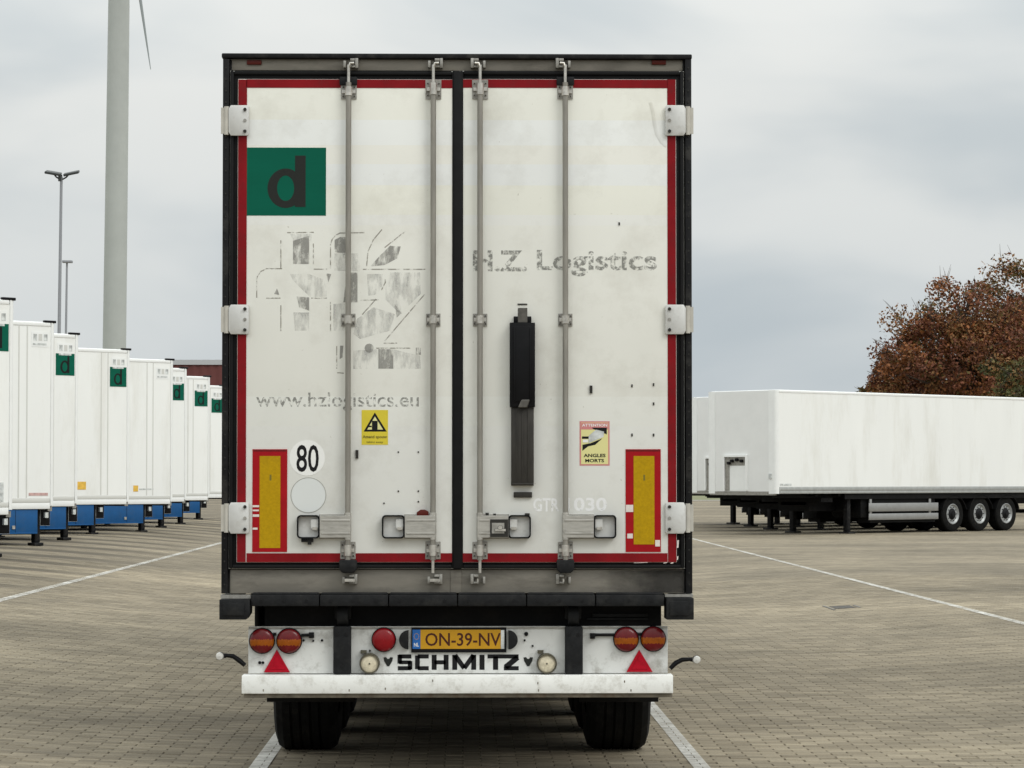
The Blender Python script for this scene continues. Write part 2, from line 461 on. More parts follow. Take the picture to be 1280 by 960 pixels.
    def build(s, name, mats, parent=None, loc=(0, 0, 0), bevel=0.0, seg=2, smooth=True):
        me = bpy.data.meshes.new(name)
        me.from_pydata(s.v, [], s.f)
        for x in (mats if isinstance(mats, (list, tuple)) else [mats]): me.materials.append(x)
        me.polygons.foreach_set('material_index', s.m)
        if bevel > 0:
            bm = bmesh.new(); bm.from_mesh(me)
            ed = [q for q in bm.edges if len(q.link_faces) == 2 and q.calc_face_angle(0) > .6]
            bmesh.ops.bevel(bm, geom=ed, offset=bevel, segments=seg, affect='EDGES', clamp_overlap=True, profile=.5)
            bm.to_mesh(me); bm.free()
        if smooth:
            me.polygons.foreach_set('use_smooth', [True] * len(me.polygons))
            me.set_sharp_from_angle(angle=R(32))
        me.update()
        o = bpy.data.objects.new(name, me)
        col.objects.link(o)
        o.location = loc
        if parent: o.parent = parent
        return o


def thing(name, label, cat, loc=(0, 0, 0), rz=0.0, group=None):
    o = bpy.data.objects.new(name, None)
    o.empty_display_size = .3
    col.objects.link(o)
    o.location = loc; o.rotation_euler = (0, 0, rz)
    o['label'] = label; o['category'] = cat
    if group: o['group'] = group
    return o


def kids(o):
    return [c for c in bpy.data.objects if c.parent == o]


def copy_tree(o, parent=None):
    c = o.copy(); col.objects.link(c); c.parent = parent
    for ch in kids(o): copy_tree(ch, c)
    return c


# ------------------------------------------------------------------ ground
def ss(t):
    t = np.clip(t, 0, 1); return t * t * (3 - 2 * t)


def gh(x, y):
    """the yard falls gently towards the lane in the middle"""
    return 0.50 * ss((-np.asarray(x, float) - 1) / 8.0) + 0.12 * ss((np.asarray(x, float) - 3) / 3.5) + 0 * np.asarray(y, float)


FIELD_Y = (13.0, 46.0)


def ground_sheet():
    xs = np.concatenate([[-3000, -800, -250, -90, -45, -25], np.arange(-16, 16.1, .5), [25, 45, 90, 250, 800, 3000]])
    ys = np.concatenate([[-400, -60, -10, 5, FIELD_Y[0] - .02, FIELD_Y[0]], np.arange(14, 46, 2), [FIELD_Y[1], FIELD_Y[1] + .3], np.arange(50, 216, 8), [216]])
    X, Y = np.meshgrid(xs, ys)
    low = np.where((Y >= FIELD_Y[0]) & (Y <= FIELD_Y[1]) & (np.abs(X) < 12.5), -0.005, -0.0005)
    Z = gh(X, Y) + low
    nx, ny = len(xs), len(ys)
    v = list(zip(X.ravel(), Y.ravel(), Z.ravel()))
    f = [(j * nx + i, j * nx + i + 1, (j + 1) * nx + i + 1, (j + 1) * nx + i) for j in range(ny - 1) for i in range(nx - 1)]
    b = MB(); b.add(v, f)
    o = b.build('pavement', M['paving']); o['kind'] = 'structure'
    return o


pavement = ground_sheet()


def verge():
    b = MB()
    xs = [-3000, -60, -16, -7, -5, -3, 3, 4.7, 6.5, 30, 120, 3000]
    ys = [216, 260, 700, 4500]
    X, Y = np.meshgrid(xs, ys); Z = gh(X, Y) + np.array([[0.02], [0.0], [0.0], [0.0]])
    nx = len(xs)
    b.add(list(zip(X.ravel(), Y.ravel(), Z.ravel())), [(j * nx + i, j * nx + i + 1, (j + 1) * nx + i + 1, (j + 1) * nx + i) for j in range(len(ys) - 1) for i in range(nx - 1)])
    o = b.build('grass_verge', M['verge']); o['kind'] = 'stuff'


verge()


def bricks():
    gap, ch, dep = 0.0030, 0.0035, 0.05
    hx, hy = BW / 2 - gap, BH / 2 - gap
    # unit brick: chamfered top
    base = np.array([(-hx, -hy, -ch), (hx, -hy, -ch), (hx, hy, -ch), (-hx, hy, -ch),
                     (-hx + ch, -hy + ch, 0), (hx - ch, -hy + ch, 0), (hx - ch, hy - ch, 0), (-hx + ch, hy - ch, 0),
                     (-hx, -hy, -.02), (hx, -hy, -.02), (hx, hy, -.02), (-hx, hy, -.02)])
    faces = np.array([(4, 5, 6, 7), (0, 1, 5, 4), (1, 2, 6, 5), (2, 3, 7, 6), (3, 0, 4, 7),
                      (8, 9, 1, 0), (9, 10, 2, 1), (10, 11, 3, 2), (11, 8, 0, 3)])
    near, far = [], []
    r0, r1 = int(math.ceil(FIELD_Y[0] / BH)), int(FIELD_Y[1] / BH)
    for r in range(r0, r1):
        cy = (r + .5) * BH
        off = 0 if r % 2 else BW * .5
        half = .215 * cy + 1.6
        half = min(half, 12.2)
        n0, n1 = int((-half + off) / BW), int((half + off) / BW)
        for k_ in range(n0, n1 + 1):
            cx = (k_ + .5) * BW - off
            px = 579 + cx / cy * F_PX
            py = 600 + 1.64 / cy * F_PX
            vis = -20 < px < 1300 and py < 966
            (near if vis and len(near) < 300 else far).append((cx, cy))
    # pieces that show largest: one object each
    variants = []
    for i in range(4):
        b = MB(); w = base.copy(); w[:8, 2] += rng.normal(0, .0012, 8); b.add(w, faces.tolist())
        me = b.build('paving_brick', M['paving'], smooth=False)
        variants.append(me.data); bpy.data.objects.remove(me)
    for i, (cx, cy) in enumerate(near):
        o = bpy.data.objects.new('paving_brick', variants[i % 4]); col.objects.link(o)
        o.location = (cx, cy, float(gh(cx, cy)) + float(rng.normal(0, .0012)))
        o.rotation_euler = (float(rng.normal(0, .005)), float(rng.normal(0, .005)) - math.atan(float(gh(cx + .05, cy) - gh(cx - .05, cy)) / .1), 0)
        o.parent = pavement
    C = np.array(far); n = len(C)
    V = np.repeat(base[None], n, 0)
    tilt = rng.normal(0, .005, (n, 2))
    V[:, :8, 2] += V[:, :8, 0] * tilt[:, :1] + V[:, :8, 1] * tilt[:, 1:]
    V[:, :, 0] += C[:, :1]; V[:, :, 1] += C[:, 1:]; V[:, :, 2] += gh(V[:, :, 0], V[:, :, 1]) + rng.normal(0, .0008, n)[:, None]
    Fc = (faces[None] + (np.arange(n) * 12)[:, None, None]).reshape(-1, 4)
    me = bpy.data.meshes.new('paving_field')
    me.from_pydata(V.reshape(-1, 3).tolist(), [], Fc.tolist())
    me.materials.append(M['paving'])
    o = bpy.data.objects.new('paving_field', me); col.objects.link(o)
    o.parent = pavement; o['kind'] = 'stuff'


bricks()


def line(x0, y0, x1, y1, w, m, dz=.005):
    b = MB(); n = int(abs(y1 - y0)) + 1
    v = []
    for i in range(n + 1):
        t = i / n; x = x0 + (x1 - x0) * t; y = y0 + (y1 - y0) * t
        for s in (-w / 2, w / 2): v.append((x + s, y, float(gh(x + s, y)) + dz))
    b.add(v, [(2 * i, 2 * i + 1, 2 * i + 3, 2 * i + 2) for i in range(n)])
    b.build('painted_line', M[m], pavement)


line(-1.165, 9, -1.165, 60, .105, 'paint')
line(1.36, 9, 1.36, 60, .095, 'paint')
line(-5.25, 9, -5.25, 150, .10, 'paint_thin')
line(5.96, 9, 5.96, 150, .10, 'paint_thin')


# ------------------------------------------------------------------ running gear shared by every trailer
def wheel_mb(x, side):
    """one wide single tyre; side = -1 or 1, the outer face looks to that side"""
    r, w, s = .52, .385, side
    t = MB()
    pr = [(.30, -w / 2 + .01), (.44, -w / 2), (.495, -w / 2 + .018), (r, -w / 2 + .055)]
    for g in (-.085, -.03, .03, .085):
        pr += [(r, g - .009), (r - .013, g - .006), (r - .013, g + .006), (r, g + .009)]
    pr += [(r, w / 2 - .055), (.495, w / 2 - .018), (.44, w / 2), (.30, w / 2 - .01)]
    if s < 0: pr = [(a, -b) for a, b in pr][::-1]
    t.lathe(pr, (x, 0, 0), 'x', 0, 48)
    rim = MB()
    q = [(.305, s * (w / 2 - .012)), (.285, s * (w / 2 - .004)), (.265, s * (w / 2 - .03)), (.235, s * (w / 2 - .05)),
         (.17, s * (w / 2 - .045)), (.155, s * (w / 2 - .03)), (.10, s * (w / 2 + .0)), (.085, s * (w / 2 + .03)), (.001, s * (w / 2 + .035))]
    ms = [0, 0, 0, 0, 1, 1, 1, 1]
    rim.lathe(q, (x, 0, 0), 'x', 0, 32, ms)
    for i in range(10):
        a = 2 * math.pi * i / 10
        cy, cz = math.cos(a) * .205, math.sin(a) * .205
        rim.tube([(x + s * (w / 2 - .06), cy, cz), (x + s * (w / 2 - .02), cy, cz)], .014, 1, 6)
    rim.tube([(x - s * w / 2 * .9, 0, 0), (x - s * w / 2 * .88, 0, 0)], .30, 1, 32)
    return t, rim


def add_wheel(parent, x, y, side):
    t, rim = wheel_mb(0, side)
    w = t.build('wheel', M['tyre'], parent, (x, y, .518))
    rim.build('rim', [M['rim'], M['hub']], w)
    return w


_wheel_cache = {}


def wheels(parent, ys, xo=.975, dx=0.0):
    for y in ys:
        for s in (-1, 1):
            if s not in _wheel_cache:
                _wheel_cache[s] = add_wheel(parent, dx + s * xo, y, s)
            else:
                c = copy_tree(_wheel_cache[s], parent)
                c.location = (dx + s * xo, y, .518)


# ------------------------------------------------------------------ the big trailer seen from behind
D = F_PX / 226.0                                  # distance of its rear doors
XC = -0.030
trailer = thing('box_trailer', 'big dirty white box semi-trailer seen from behind with red-edged rear doors closed', 'trailer', (XC, D, 0))


def P(px, py):
    p = at(px, py, D); return p.x - XC, p.z


def rect(a, b, c, d):
    """pixel rectangle of the photograph measured on the door plane -> x0, x1, z0, z1"""
    pm, qm = (a + c) / 2, (b + d) / 2
    return P(a, qm)[0], P(c, qm)[0], P(pm, d)[1], P(pm, b)[1]


def rbox(mb, a, b, c, d, y0, y1, m=0):
    x0, x1, z0, z1 = rect(a, b, c, d)
    return mb.box(x0, x1, y0, y1, z0, z1, m)


XL, XR = P(277, 400)[0], P(865, 400)[0]
ZT, ZS = P(571, 67)[1], P(571, 742)[1]

# body shell
b = MB()
b.box(XL + .015, XL + .08, .10, 13.5, ZS + .02, ZT - .06)
b.build('side_wall', M['row_white'], trailer)
b = MB()
b.box(XR - .08, XR - .015, .10, 13.5, ZS + .02, ZT - .06)
b.build('side_wall', M['row_white'], trailer)
b = MB(); b.box(XL + .01, XR - .01, .10, 13.5, ZT - .055, ZT - .01); b.build('roof', M['trim_white'], trailer, bevel=.012)
b = MB(); b.box(XL + .085, XR - .085, 13.40, 13.49, ZS + .03, ZT - .062); b.build('front_wall', M['front_grey'], trailer)
b = MB(); b.box(XL + .085, XR - .085, .10, 13.39, ZS + .02, ZS + .14); b.build('floor', M['black'], trailer)
for s, xx in ((-1, XL), (1, XR)):
    b = MB(); b.box(xx - s * .012, xx - s * .088, .12, 13.48, ZS - .03, ZS + .018); b.build('bottom_rail', M['grey_rail'], trailer, bevel=.006)

# rear frame
b = MB()
rbox(b, 277, 67, 865, 73, .0, .10)
b.build('roof_edge', M['black_frame'], trailer, bevel=.006)
for s, (a, c) in ((-1, (277.5, 285.5)), (1, (857, 865))):
    b = MB()
    x0, x1, z0, z1 = rect(a, 73.5, c, 742)
    b.box(x0, x1, .005, .10, z0, z1)
    # folded inner flange
    if s < 0: b.box(x1 + .001, x1 + .012, .03, .10, z0, z1)
    else: b.box(x0 - .012, x0 - .001, .03, .10, z0, z1)
    po = b.build('side_post', M['black_frame'], trailer, bevel=.004)
    rv = MB(); rv.disc(0, 0, .0045, .0, .006, 0, 8)
    r0_ = rv.build('rivet', M['screw'], po, ((x0 + x1) / 2, 0, z0 + .05))
    for i in range(1, 46):
        c_ = r0_.copy(); col.objects.link(c_); c_.location.z = z0 + .05 + i * (z1 - z0 - .1) / 45
b = MB()
rbox(b, 286, 73.3, 856.5, 87.5, .035, .10)
top_beam = b.build('top_beam', M['header'], trailer, bevel=.004)
for a, c in ((308, 326.5), (815, 833)):
    b = MB(); rbox(b, a, 74.2, c, 80, .022, .036)
    b.build('marker_light', M['marker_dark'], top_beam, bevel=.004)
b = MB()
rbox(b, 287, 712, 855.5, 742, .03, .10)
for xx in (571,):
    rbox(b, xx - 8, 712.5, xx + 6, 741.5, .024, .03)
sill = b.build('sill', M['header'], trailer, bevel=.004)
# stain plate of grime at the right end of the sill
b = MB()
x0, x1, z0, z1 = rect(808, 713, 855, 741)
b.box(x0 - .3, x1, .027, .0298, z0, z1)
gm = mat('sill_grime', (0.045, 0.042, 0.038), 0.7, var=.4, scale=9, alpha_noise=(5, .25, .70, .95))
gn, gl = gm.node_tree.nodes, gm.node_tree.links
ga = gn['Principled BSDF'].inputs['Alpha']; gs = ga.links[0].from_socket
gt = gn.new('ShaderNodeTexCoord'); gx = gn.new('ShaderNodeSeparateXYZ'); gl.new(gt.outputs['Object'], gx.inputs[0])
gr = gn.new('ShaderNodeMapRange'); gr.inputs['From Min'].default_value = .82; gr.inputs['From Max'].default_value = 1.2; gl.new(gx.outputs['X'], gr.inputs['Value'])
gq = gn.new('ShaderNodeMath'); gq.operation = 'MULTIPLY'; gl.new(gs, gq.inputs[0]); gl.new(gr.outputs[0], gq.inputs[1]); gl.new(gq.outputs[0], ga)
b.build('grime_patch', gm, sill)

# ---- doors
DOORS = {}


def door(left):
    a, c = (286.5, 570) if left else (574, 855.5)
    b = MB()
    x0, x1, z0, z1 = rect(a, 88.5, c, 711)
    b.box(x0, x1, .012, .09, z0, z1, 1)                   # rubber rim
    # raised lip of the gasket
    sx0, sx1, sz0, sz1 = rect(*((296.5, 99, 566, 703) if left else (578.5, 99, 845.5, 703)))
    b.box(sx0, sx1, 0, .0118, sz0, sz1, 0)               # skin
    o = b.build('door', [M['door'], M['gasket']], trailer, bevel=.003)
    g = MB()
    gx0, gx1, gz0, gz1 = (x0, x1, z0, z1)
    e_ = .022
    g.box(gx0 + .002, gx0 + e_, -.004, .0115, gz0 + .002, gz1 - .002)
    g.box(gx1 - e_, gx1 - .002, -.004, .0115, gz0 + .002, gz1 - .002)
    g.box(gx0 + e_ + .001, gx1 - e_ - .001, -.004, .0115, gz0 + .002, gz0 + e_)
    g.box(gx0 + e_ + .001, gx1 - e_ - .001, -.004, .0115, gz1 - e_, gz1 - .002)
    g.build('gasket', M['gasket'], o, bevel=.005)
    # red edge tape, three runs
    t = MB()
    if left:
        rbox(t, 297, 99.4, 308, 702.6, -.0016, -.0002)
        rbox(t, 308.1, 99.4, 566, 110, -.0016, -.0002)
        rbox(t, 308.1, 691.5, 566, 702.6, -.0016, -.0002)
    else:
        rbox(t, 834.5, 99.4, 845, 702.6, -.0016, -.0002)
        rbox(t, 578.5, 99.4, 834.4, 110, -.0016, -.0002)
        rbox(t, 578.5, 691.5, 834.4, 702.6, -.0016, -.0002)
    t.build('red_tape', M['red_tape'], o, smooth=False)
    DOORS[left] = o
    return o


dl, dr = door(True), door(False)
# meeting strip between the leaves
b = MB(); rbox(b, 566.6, 89, 577.6, 711, -.012, .0105)
b.build('centre_seal', M['gasket'], dr, bevel=.006)

# hinges: white strap, three bolts, barrel
for left in (True, False):
    for (t0, t1) in ((132, 170), (381, 418), (628, 667)):
        s = 1 if left else -1
        xa, xb = (286, 311.5) if left else (857, 831.5)
        h = MB()
        x0, x1, z0, z1 = rect(min(xa, xb), t0, max(xa, xb), t1)
        cut = .02
        if left: pts = [(x0, z0 + cut), (x0 + .012, z0), (x1 - .006, z0), (x1, z0 + .008), (x1, z1 - .008), (x1 - .006, z1), (x0 + .012, z1), (x0, z1 - cut)]
        else: pts = [(x0, z0 + .008), (x0 + .006, z0), (x1 - .012, z0), (x1, z0 + cut), (x1, z1 - cut), (x1 - .012, z1), (x0 + .006, z1), (x0, z1 - .008)]
        h.prism(pts, -.020, -.006)
        ho = h.build('hinge', M['hinge'], DOORS[left], bevel=.003)
        bx = x1 - .022 if left else x0 + .022
        for z, y_, m_ in ((z0 + .024, -.030, 'screw'), (z1 - .024, -.030, 'screw'), ((z0 + z1) / 2, -.024, 'steel_dull')):
            k_ = MB(); k_.tube([(bx, y_, z), (bx, -.0195, z)], .0095, 0, 8); k_.build('bolt', M[m_], ho)
        k_ = MB()
        xm = x0 - .012 if left else x1 + .012
        k_.tube([(xm, -.004, z0 + .006), (xm, -.004, z1 - .006)], .0135, 0, 14)
        k_.box(xm - .02 * s - .011, xm - .02 * s + .011, -.006, .003, z0 + .012, z1 - .012)
        k_.build('hinge_barrel', M['post_dirty'], ho)

# lock rods with brackets, keepers, handles
RODS = [(435.5, True, True), (541.5, True, False), (600.0, False, False), (706.5, False, True)]
for rx, left, outer in RODS:
    dd = DOORS[left]
    s = 1 if rx < 571 else -1                      # lever side: towards the hinge
    xr = P(rx, 400)[0]
    ztop, zbot = P(rx, 104)[1], P(rx, 700)[1]
    r = MB()
    r.tube([(xr, -.034, zbot), (xr, -.034, ztop)], .0155, 0, 16)
    r.tube([(xr, -.034, ztop + .001), (xr, -.034, P(rx, 82)[1])], .0085, 1, 10)
    # claw that hooks into the keeper at the top
    zt = P(rx, 80)[1]
    kx = s * .03
    r.tube([(xr, -.034, P(rx, 86)[1]), (xr + kx * .3, -.036, zt), (xr + kx, -.036, zt)], .008, 1, 8)
    # claw at the bottom
    zb = P(rx, 724)[1]
    r.tube([(xr, -.034, zbot), (xr, -.034, P(rx, 716)[1])], .0085, 1, 10)
    r.box(xr - .016, xr + .024 * s + (.016 if s > 0 else -.016) * 0 + .016, -.050, -.030, zb - .012, zb + .004, 1)
    rod = r.build('lock_rod', [M['steel'], M['steel_bright']], dd)
    # keepers on the frame (top and bottom)
    for zz in (P(rx, 79)[1], P(rx, 723.5)[1]):
        q = MB()
        q.box(xr + s * .008, xr + s * .034, -.022, .034, zz + .010, zz + .024)
        q.box(xr + s * .008, xr + s * .034, -.022, .034, zz - .026, zz - .016)
        q.box(xr + s * .035, xr + s * .052, -.018, .034, zz - .028, zz + .026)
        q.box(xr - s * .030, xr - s * .016, -.018, .034, zz - .026, zz + .012)
        q.build('keeper', M['steel_dull'], rod, bevel=.002)
    # guide brackets
    for (t0, t1, ww, yy) in ((100 if not outer else 106, 124, .044, 112), (392, 408, .040, 400), (677, 699, .042, 688)):
        q = MB()
        z1_, z0_ = P(rx, t0)[1], P(rx, t1)[1]
        q.box(xr - ww, xr + ww, -.006, -.002, z0_, z1_, 1)
        zc = (z0_ + z1_) / 2; hh = (z1_ - z0_) / 2
        q.tube([(xr, -.034, zc - hh * .62), (xr, -.034, zc + hh * .62)], .0205, 0, 14)
        q.box(xr - ww + .006, xr + ww - .006, -.019, -.0062, zc - .010, zc + .010, 0)
        for dx in (-.031, .031):
            for dz in (-hh * .62, hh * .62):
                q.tube([(xr + dx, -.012, zc + dz), (xr + dx, -.0058, zc + dz)], .0058, 2, 6)
        q.build('guide_bracket', [M['steel_bright'], M['steel_dull'], M['screw']], rod, bevel=.0012, seg=1)
    if outer:
        q = MB()       # black rubber dampers over the outer rods
        x0, x1, z0, z1 = rect(rx - 11, 96.5, rx + 11, 107)
        q.box(x0, x1, -.022, .010, z0, z1)
        q.build('rubber_damper', M['rubber'], rod, bevel=.006); q = MB()
        x0, x1, z0, z1 = rect(rx - 11, 699.6, rx + 11, 716)
        q.prism([(x0 + .018, z0), (x1 - .018, z0), (x1, z0 + .02), (x1, z1), (x0, z1), (x0, z0 + .02)], -.056, -.004)
        q.build('rubber_damper', M['rubber'], rod, bevel=.006)
    # lever handle
    q = MB()
    ex = 63.5 if True else 0
    sg = -1 if left else 1                         # lever points outwards from the rod on the photo
    za, zb_ = P(rx, 643.5)[1], P(rx, 672.5)[1]
    xs_ = xr + (-sg) * .018
    xm_ = P(rx + sg * 36, 658)[0]
    xe_ = P(rx + sg * 63, 658)[0]
    lo, hi = sorted((xs_, xm_))
    # backing plate and pressed lever
    q.box(lo, hi, -.010, -.001, zb_ - .004, za + .004, 1)
    q.box(lo + .003, hi - .003, -.052, -.036, zb_ + .002, za - .004, 0)
    q.box(lo + .012, hi - .004, -.056, -.0525, za - .034, za - .026, 0)
    q.box(lo + .012, hi - .004, -.056, -.0525, zb_ + .022, zb_ + .030, 0)
    q.box(lo + .003, hi - .003, -.036, -.0102, zb_ + .002, zb_ + .006, 2)
    q.tube([(xr, -.034, zb_ - .01), (xr, -.034, za + .012)], .019, 0, 12)
    lev = q.build('lever', [M['lever'], M['steel_dull'], M['black_frame']], rod, bevel=.002, seg=1)
    q = MB()
    lo, hi = sorted((xm_, xe_))
    th = .008

    def rrect(x0, x1, z0, z1, r_):
        return [(cx_ + r_ * math.cos(R(a0 + i * 22.5)), cz_ + r_ * math.sin(R(a0 + i * 22.5))) for cx_, cz_, a0 in
                ((x1 - r_, z0 + r_, 270), (x1 - r_, z1 - r_, 0), (x0 + r_, z1 - r_, 90), (x0 + r_, z0 + r_, 180)) for i in range(5)]
    # rounded black rim as a frame round a bright shallow recess
    oo, ii = rrect(lo - .004, hi + .002, zb_ - .002, za - .001, .020), rrect(lo - .004 + th, hi + .002 - th, zb_ - .002 + th, za - .001 - th, .014)
    nn_ = len(oo)
    vs_ = [(x, -.046, z) for x, z in oo] + [(x, -.046, z) for x, z in ii] + [(x, -.001, z) for x, z in oo] + [(x, -.001, z) for x, z in ii]
    fs_ = []
    for i in range(nn_):
        j = (i + 1) % nn_
        fs_ += [(i, j, nn_ + j, nn_ + i), (i, 2 * nn_ + i, 2 * nn_ + j, j), (nn_ + i, nn_ + j, 3 * nn_ + j, 3 * nn_ + i)]
    q.add(vs_, fs_, 0)
    q.prism([(x, z) for x, z in ii], -.014, -.002, 1)
    hx = xm_ + sg * .026                                                        # catch
    q.box(hx - .020, hx + .020, -.034, -.0125, za - .075, za - .024, 1)
    q.box(hx - .012, hx + .016, -.042, -.0345, za - .082, za - .066, 3)
    if rx == 435.5:
        q.box(xe_ + .02, xe_ + .085, -.034, -.004, zb_ - .022, zb_ - .003, 2)
        q.box(xe_ + .055, xe_ + .075, -.034, -.004, zb_ - .036, zb_ - .0225, 2)
    q.build('hand_catch', [M['flap'], M['hinge'], M['black_frame'], M['steel_bright']], rod)
    if rx == 600.0:
        q = MB()
        x0, x1, z0, z1 = rect(612.5, 649, 635, 671)
        q.box(x0, x1, -.058, -.0525, z0, z1, 0)
        q.box(x0 + .008, x1 - .02, -.062, -.0582, z0 + .018, z1 - .018, 1)
        q.box(x0 + .026, x1 - .012, -.068, -.0622, z0 + .030, z0 + .046, 2)
        q.tube([(x0 + .055, -.070, z0 + .052), (x0 + .055, -.0622, z0 + .052)], .013, 2, 12)
        q.build('lock_case', [M['screw'], M['steel_dull'], M['steel_bright']], rod, bevel=.0015, seg=1)
b = MB()     # black plastic stop above the second handle
x0, x1, z0, z1 = rect(521, 637, 536, 645)
b.prism([(x0, z0), (x1, z0), (x1, z1 - .012), (x1 - .02, z1), (x0 + .02, z1), (x0, z1 - .015)], -.03, -.001)
b.build('door_stop', M['marker_dark'], dl, bevel=.003)
for q4 in ((656, 641.5, 662, 645), (607, 641, 611, 645), (616.5, 642, 620, 645)):
    b = MB(); rbox(b, *q4, -.012, -.001); b.build('pin', M['screw'], dr)

# ---- print and stickers
Y0 = -.0006


def sticker(name, mb, mats, d, label=None):
    o = mb.build(name, mats, d, smooth=False)
    if label: o['label'] = label
    return o


def letter_d(mb, cx, cz, rx_, rz_, th, stem_x0, stem_x1, z0, z1, y, m, swap=None):
    """bold lower-case d from a bowl and a stem, a flat print in the x,z plane"""
    n = 40
    vs, fs = [], []
    for i in range(n):
        a = 2 * math.pi * i / n
        vs += [(cx + math.cos(a) * rx_, cz + math.sin(a) * rz_), (cx + math.cos(a) * (rx_ - th * .98), cz + math.sin(a) * (rz_ - th * .72))]
    for i in range(n):
        j = (i + 1) % n; fs.append((2 * i, 2 * i + 1, 2 * j + 1, 2 * j))
    sv = [(stem_x0, z0), (stem_x1, z0), (stem_x1, z1), (stem_x0, z1)]
    if swap:
        mb.add([swap(a, c, y) for a, c in vs], [f[::-1] for f in fs], m)
        mb.add([swap(a, c, y + .0006) for a, c in sv], [(0, 1, 2, 3)], m)
    else:
        mb.add([(a, y, c) for a, c in vs], [f[::-1] for f in fs], m)
        mb.add([(a, y - .0003, c) for a, c in sv], [(0, 1, 2, 3)], m)


b = MB()
x0, x1, z0, z1 = rect(308.3, 184.5, 407.5, 269.5)
b.box(x0, x1, -.0012, -.0002, z0, z1, 0)
dx0, dx1, dz0, dz1 = rect(334, 194.5, 382, 260)
bz = P(0, 210)[1]
letter_d(b, (dx0 + dx1) / 2 - .004, (dz0 + bz) / 2, (dx1 - dx0) / 2 - .006, (bz - dz0) / 2, .054, P(368.8, 230)[0], dx1, dz0 + .006, dz1, -.0018, 1)
sticker('sticker', b, [M['green'], M['ink_soft']], dl, 'large green sticker with a dark letter d')

b = MB()   # 80 disc
cx, cz = P(384, 572.5)
b.disc(cx, cz, .098, -.0012, -.0002, 0, 40)
b.text('80', *rect(370.5, 556, 398.5, 590), -.0018, 1, bold=.012)
sticker('sticker', b, [M['sign_white'], M['ink']], dl, 'round white sticker reading 80')
b = MB()
cx, cz = P(385.5, 619)
b.disc(cx, cz, .094, -.0012, -.0002, 0, 40)
b.ring(cx, cz, .0945, .0985, -.0012, -.0002, 1, 40)
sticker('sticker', b, [M['pale_disc'], M['line_grey']], dl, 'round blank pale sticker')

b = MB()   # yellow warning sign
x0, x1, z0, z1 = rect(452, 512.5, 485, 556)
b.box(x0, x1, -.0012, -.0002, z0, z1, 0)
A, B, C_ = P(468.5, 515.5), P(454.5, 539.5), P(483.5, 539.5)
b.add([(A[0], -.0016, A[1]), (B[0], -.0016, B[1]), (C_[0], -.0016, C_[1])], [(0, 1, 2)], 1)
sh = lambda p: (p[0] * .68 + (A[0] + B[0] + C_[0]) / 3 * .32, p[1] * .68 + (A[1] + B[1] + C_[1]) / 3 * .32)
b.add([(q[0], -.0020, q[1]) for q in map(sh, (A, B, C_))], [(0, 1, 2)], 2)
rx0, rx1, rz0, rz1 = rect(465, 526, 472, 538)
b.box(rx0, rx1, -.0026, -.0021, rz0, rz1, 1)
b.box(rx0 - .028, rx0 - .002, -.0026, -.0021, rz0 + .018, rz0 + .026, 1)
b.text('Attend spouw', *rect(453.2, 544, 483.8, 549), -.0018, 3, bold=.03)
b.text('taking away', *rect(458, 551.2, 479, 554.6), -.0018, 3, bold=.02)
sticker('sticker', b, [M['sign_yellow'], M['ink'], M['sign_pale'], M['sign_ink']], dl, 'yellow warning sticker with black triangle')

b = MB()   # blind spot sticker
x0, x1, z0, z1 = rect(724.5, 526.5, 762, 582)
b.box(x0, x1, -.0012, -.0002, z0, z1, 0)
b.box(x0 + .008, x1 - .008, -.0016, -.0013, z0 + .008, z1 - .008, 1)
b.box(x0 + .009, x1 - .009, -.0020, -.0017, z1 - .046, z1 - .010, 2)
b.text('ATTENTION', *rect(727.5, 529.8, 759, 533.2), -.0024, 5, bold=.02)


def pz(pts, y, m):
    q = [P(*p) for p in pts]; b.add([(c[0], y, c[1]) for c in q], [tuple(range(len(q)))], m)


pz([(728, 563.5), (728, 556), (738, 554), (753, 548), (744, 556), (735, 558)][::1], -.0022, 3)
pz([(741, 536), (740, 534.5), (758.5, 534.5), (758.5, 543)][::1], -.0022, 3)
pz([(727.5, 548.5), (727.5, 545.5), (736, 545.5), (736, 548.5)], -.0022, 3)
pz([(735.5, 554), (736, 544.5), (745, 537), (755, 539.5), (754.5, 546)], -.0026, 4)
pz([(728.5, 553), (728.5, 549.5), (735, 549.5), (735, 553)], -.0026, 5)
b.text('ANGLES', *rect(729.5, 567.2, 757, 571.5), -.0022, 3, bold=.03)
b.text('MORTS', *rect(731.5, 573.6, 755, 577.9), -.0022, 3, bold=.03)
sticker('sticker', b, [M['sign_pink'], M['sign_pale'], M['sign_pink'], M['ink'], M['plate_grey'], M['sign_white']], dr, 'small yellow and pink blind spot sticker')

# worn company lettering and glue traces
b = MB(); b.text('www.hzlogistics.eu', *rect(320, 490.5, 523.5, 514), Y0, 0, bold=.008)
sticker('worn_lettering', b, M['worn_text'], dl)
b = MB(); b.text('H.Z.', *rect(591, 313, 658.5, 339.5), Y0, 0, bold=.03)
sticker('worn_lettering', b, M['worn_text'], dr)
b = MB(); b.text('Logistics', *rect(671, 312.5, 821, 345.5), Y0, 0, bold=.026)
sticker('worn_lettering', b, M['worn_text'], dr)
for tx_, q4 in (('GTR', (666.5, 622.5, 699, 639.5)), ('1030', (708, 622, 758.5, 639))):
    b = MB(); b.text(tx_, *rect(*q4), Y0, 0, bold=.025); sticker('worn_lettering', b, M['ghost_white'], dr)
b = MB()
Q = lambda zx, zy: P(300 + zx / 4.8, 280 + zy / 4.8)


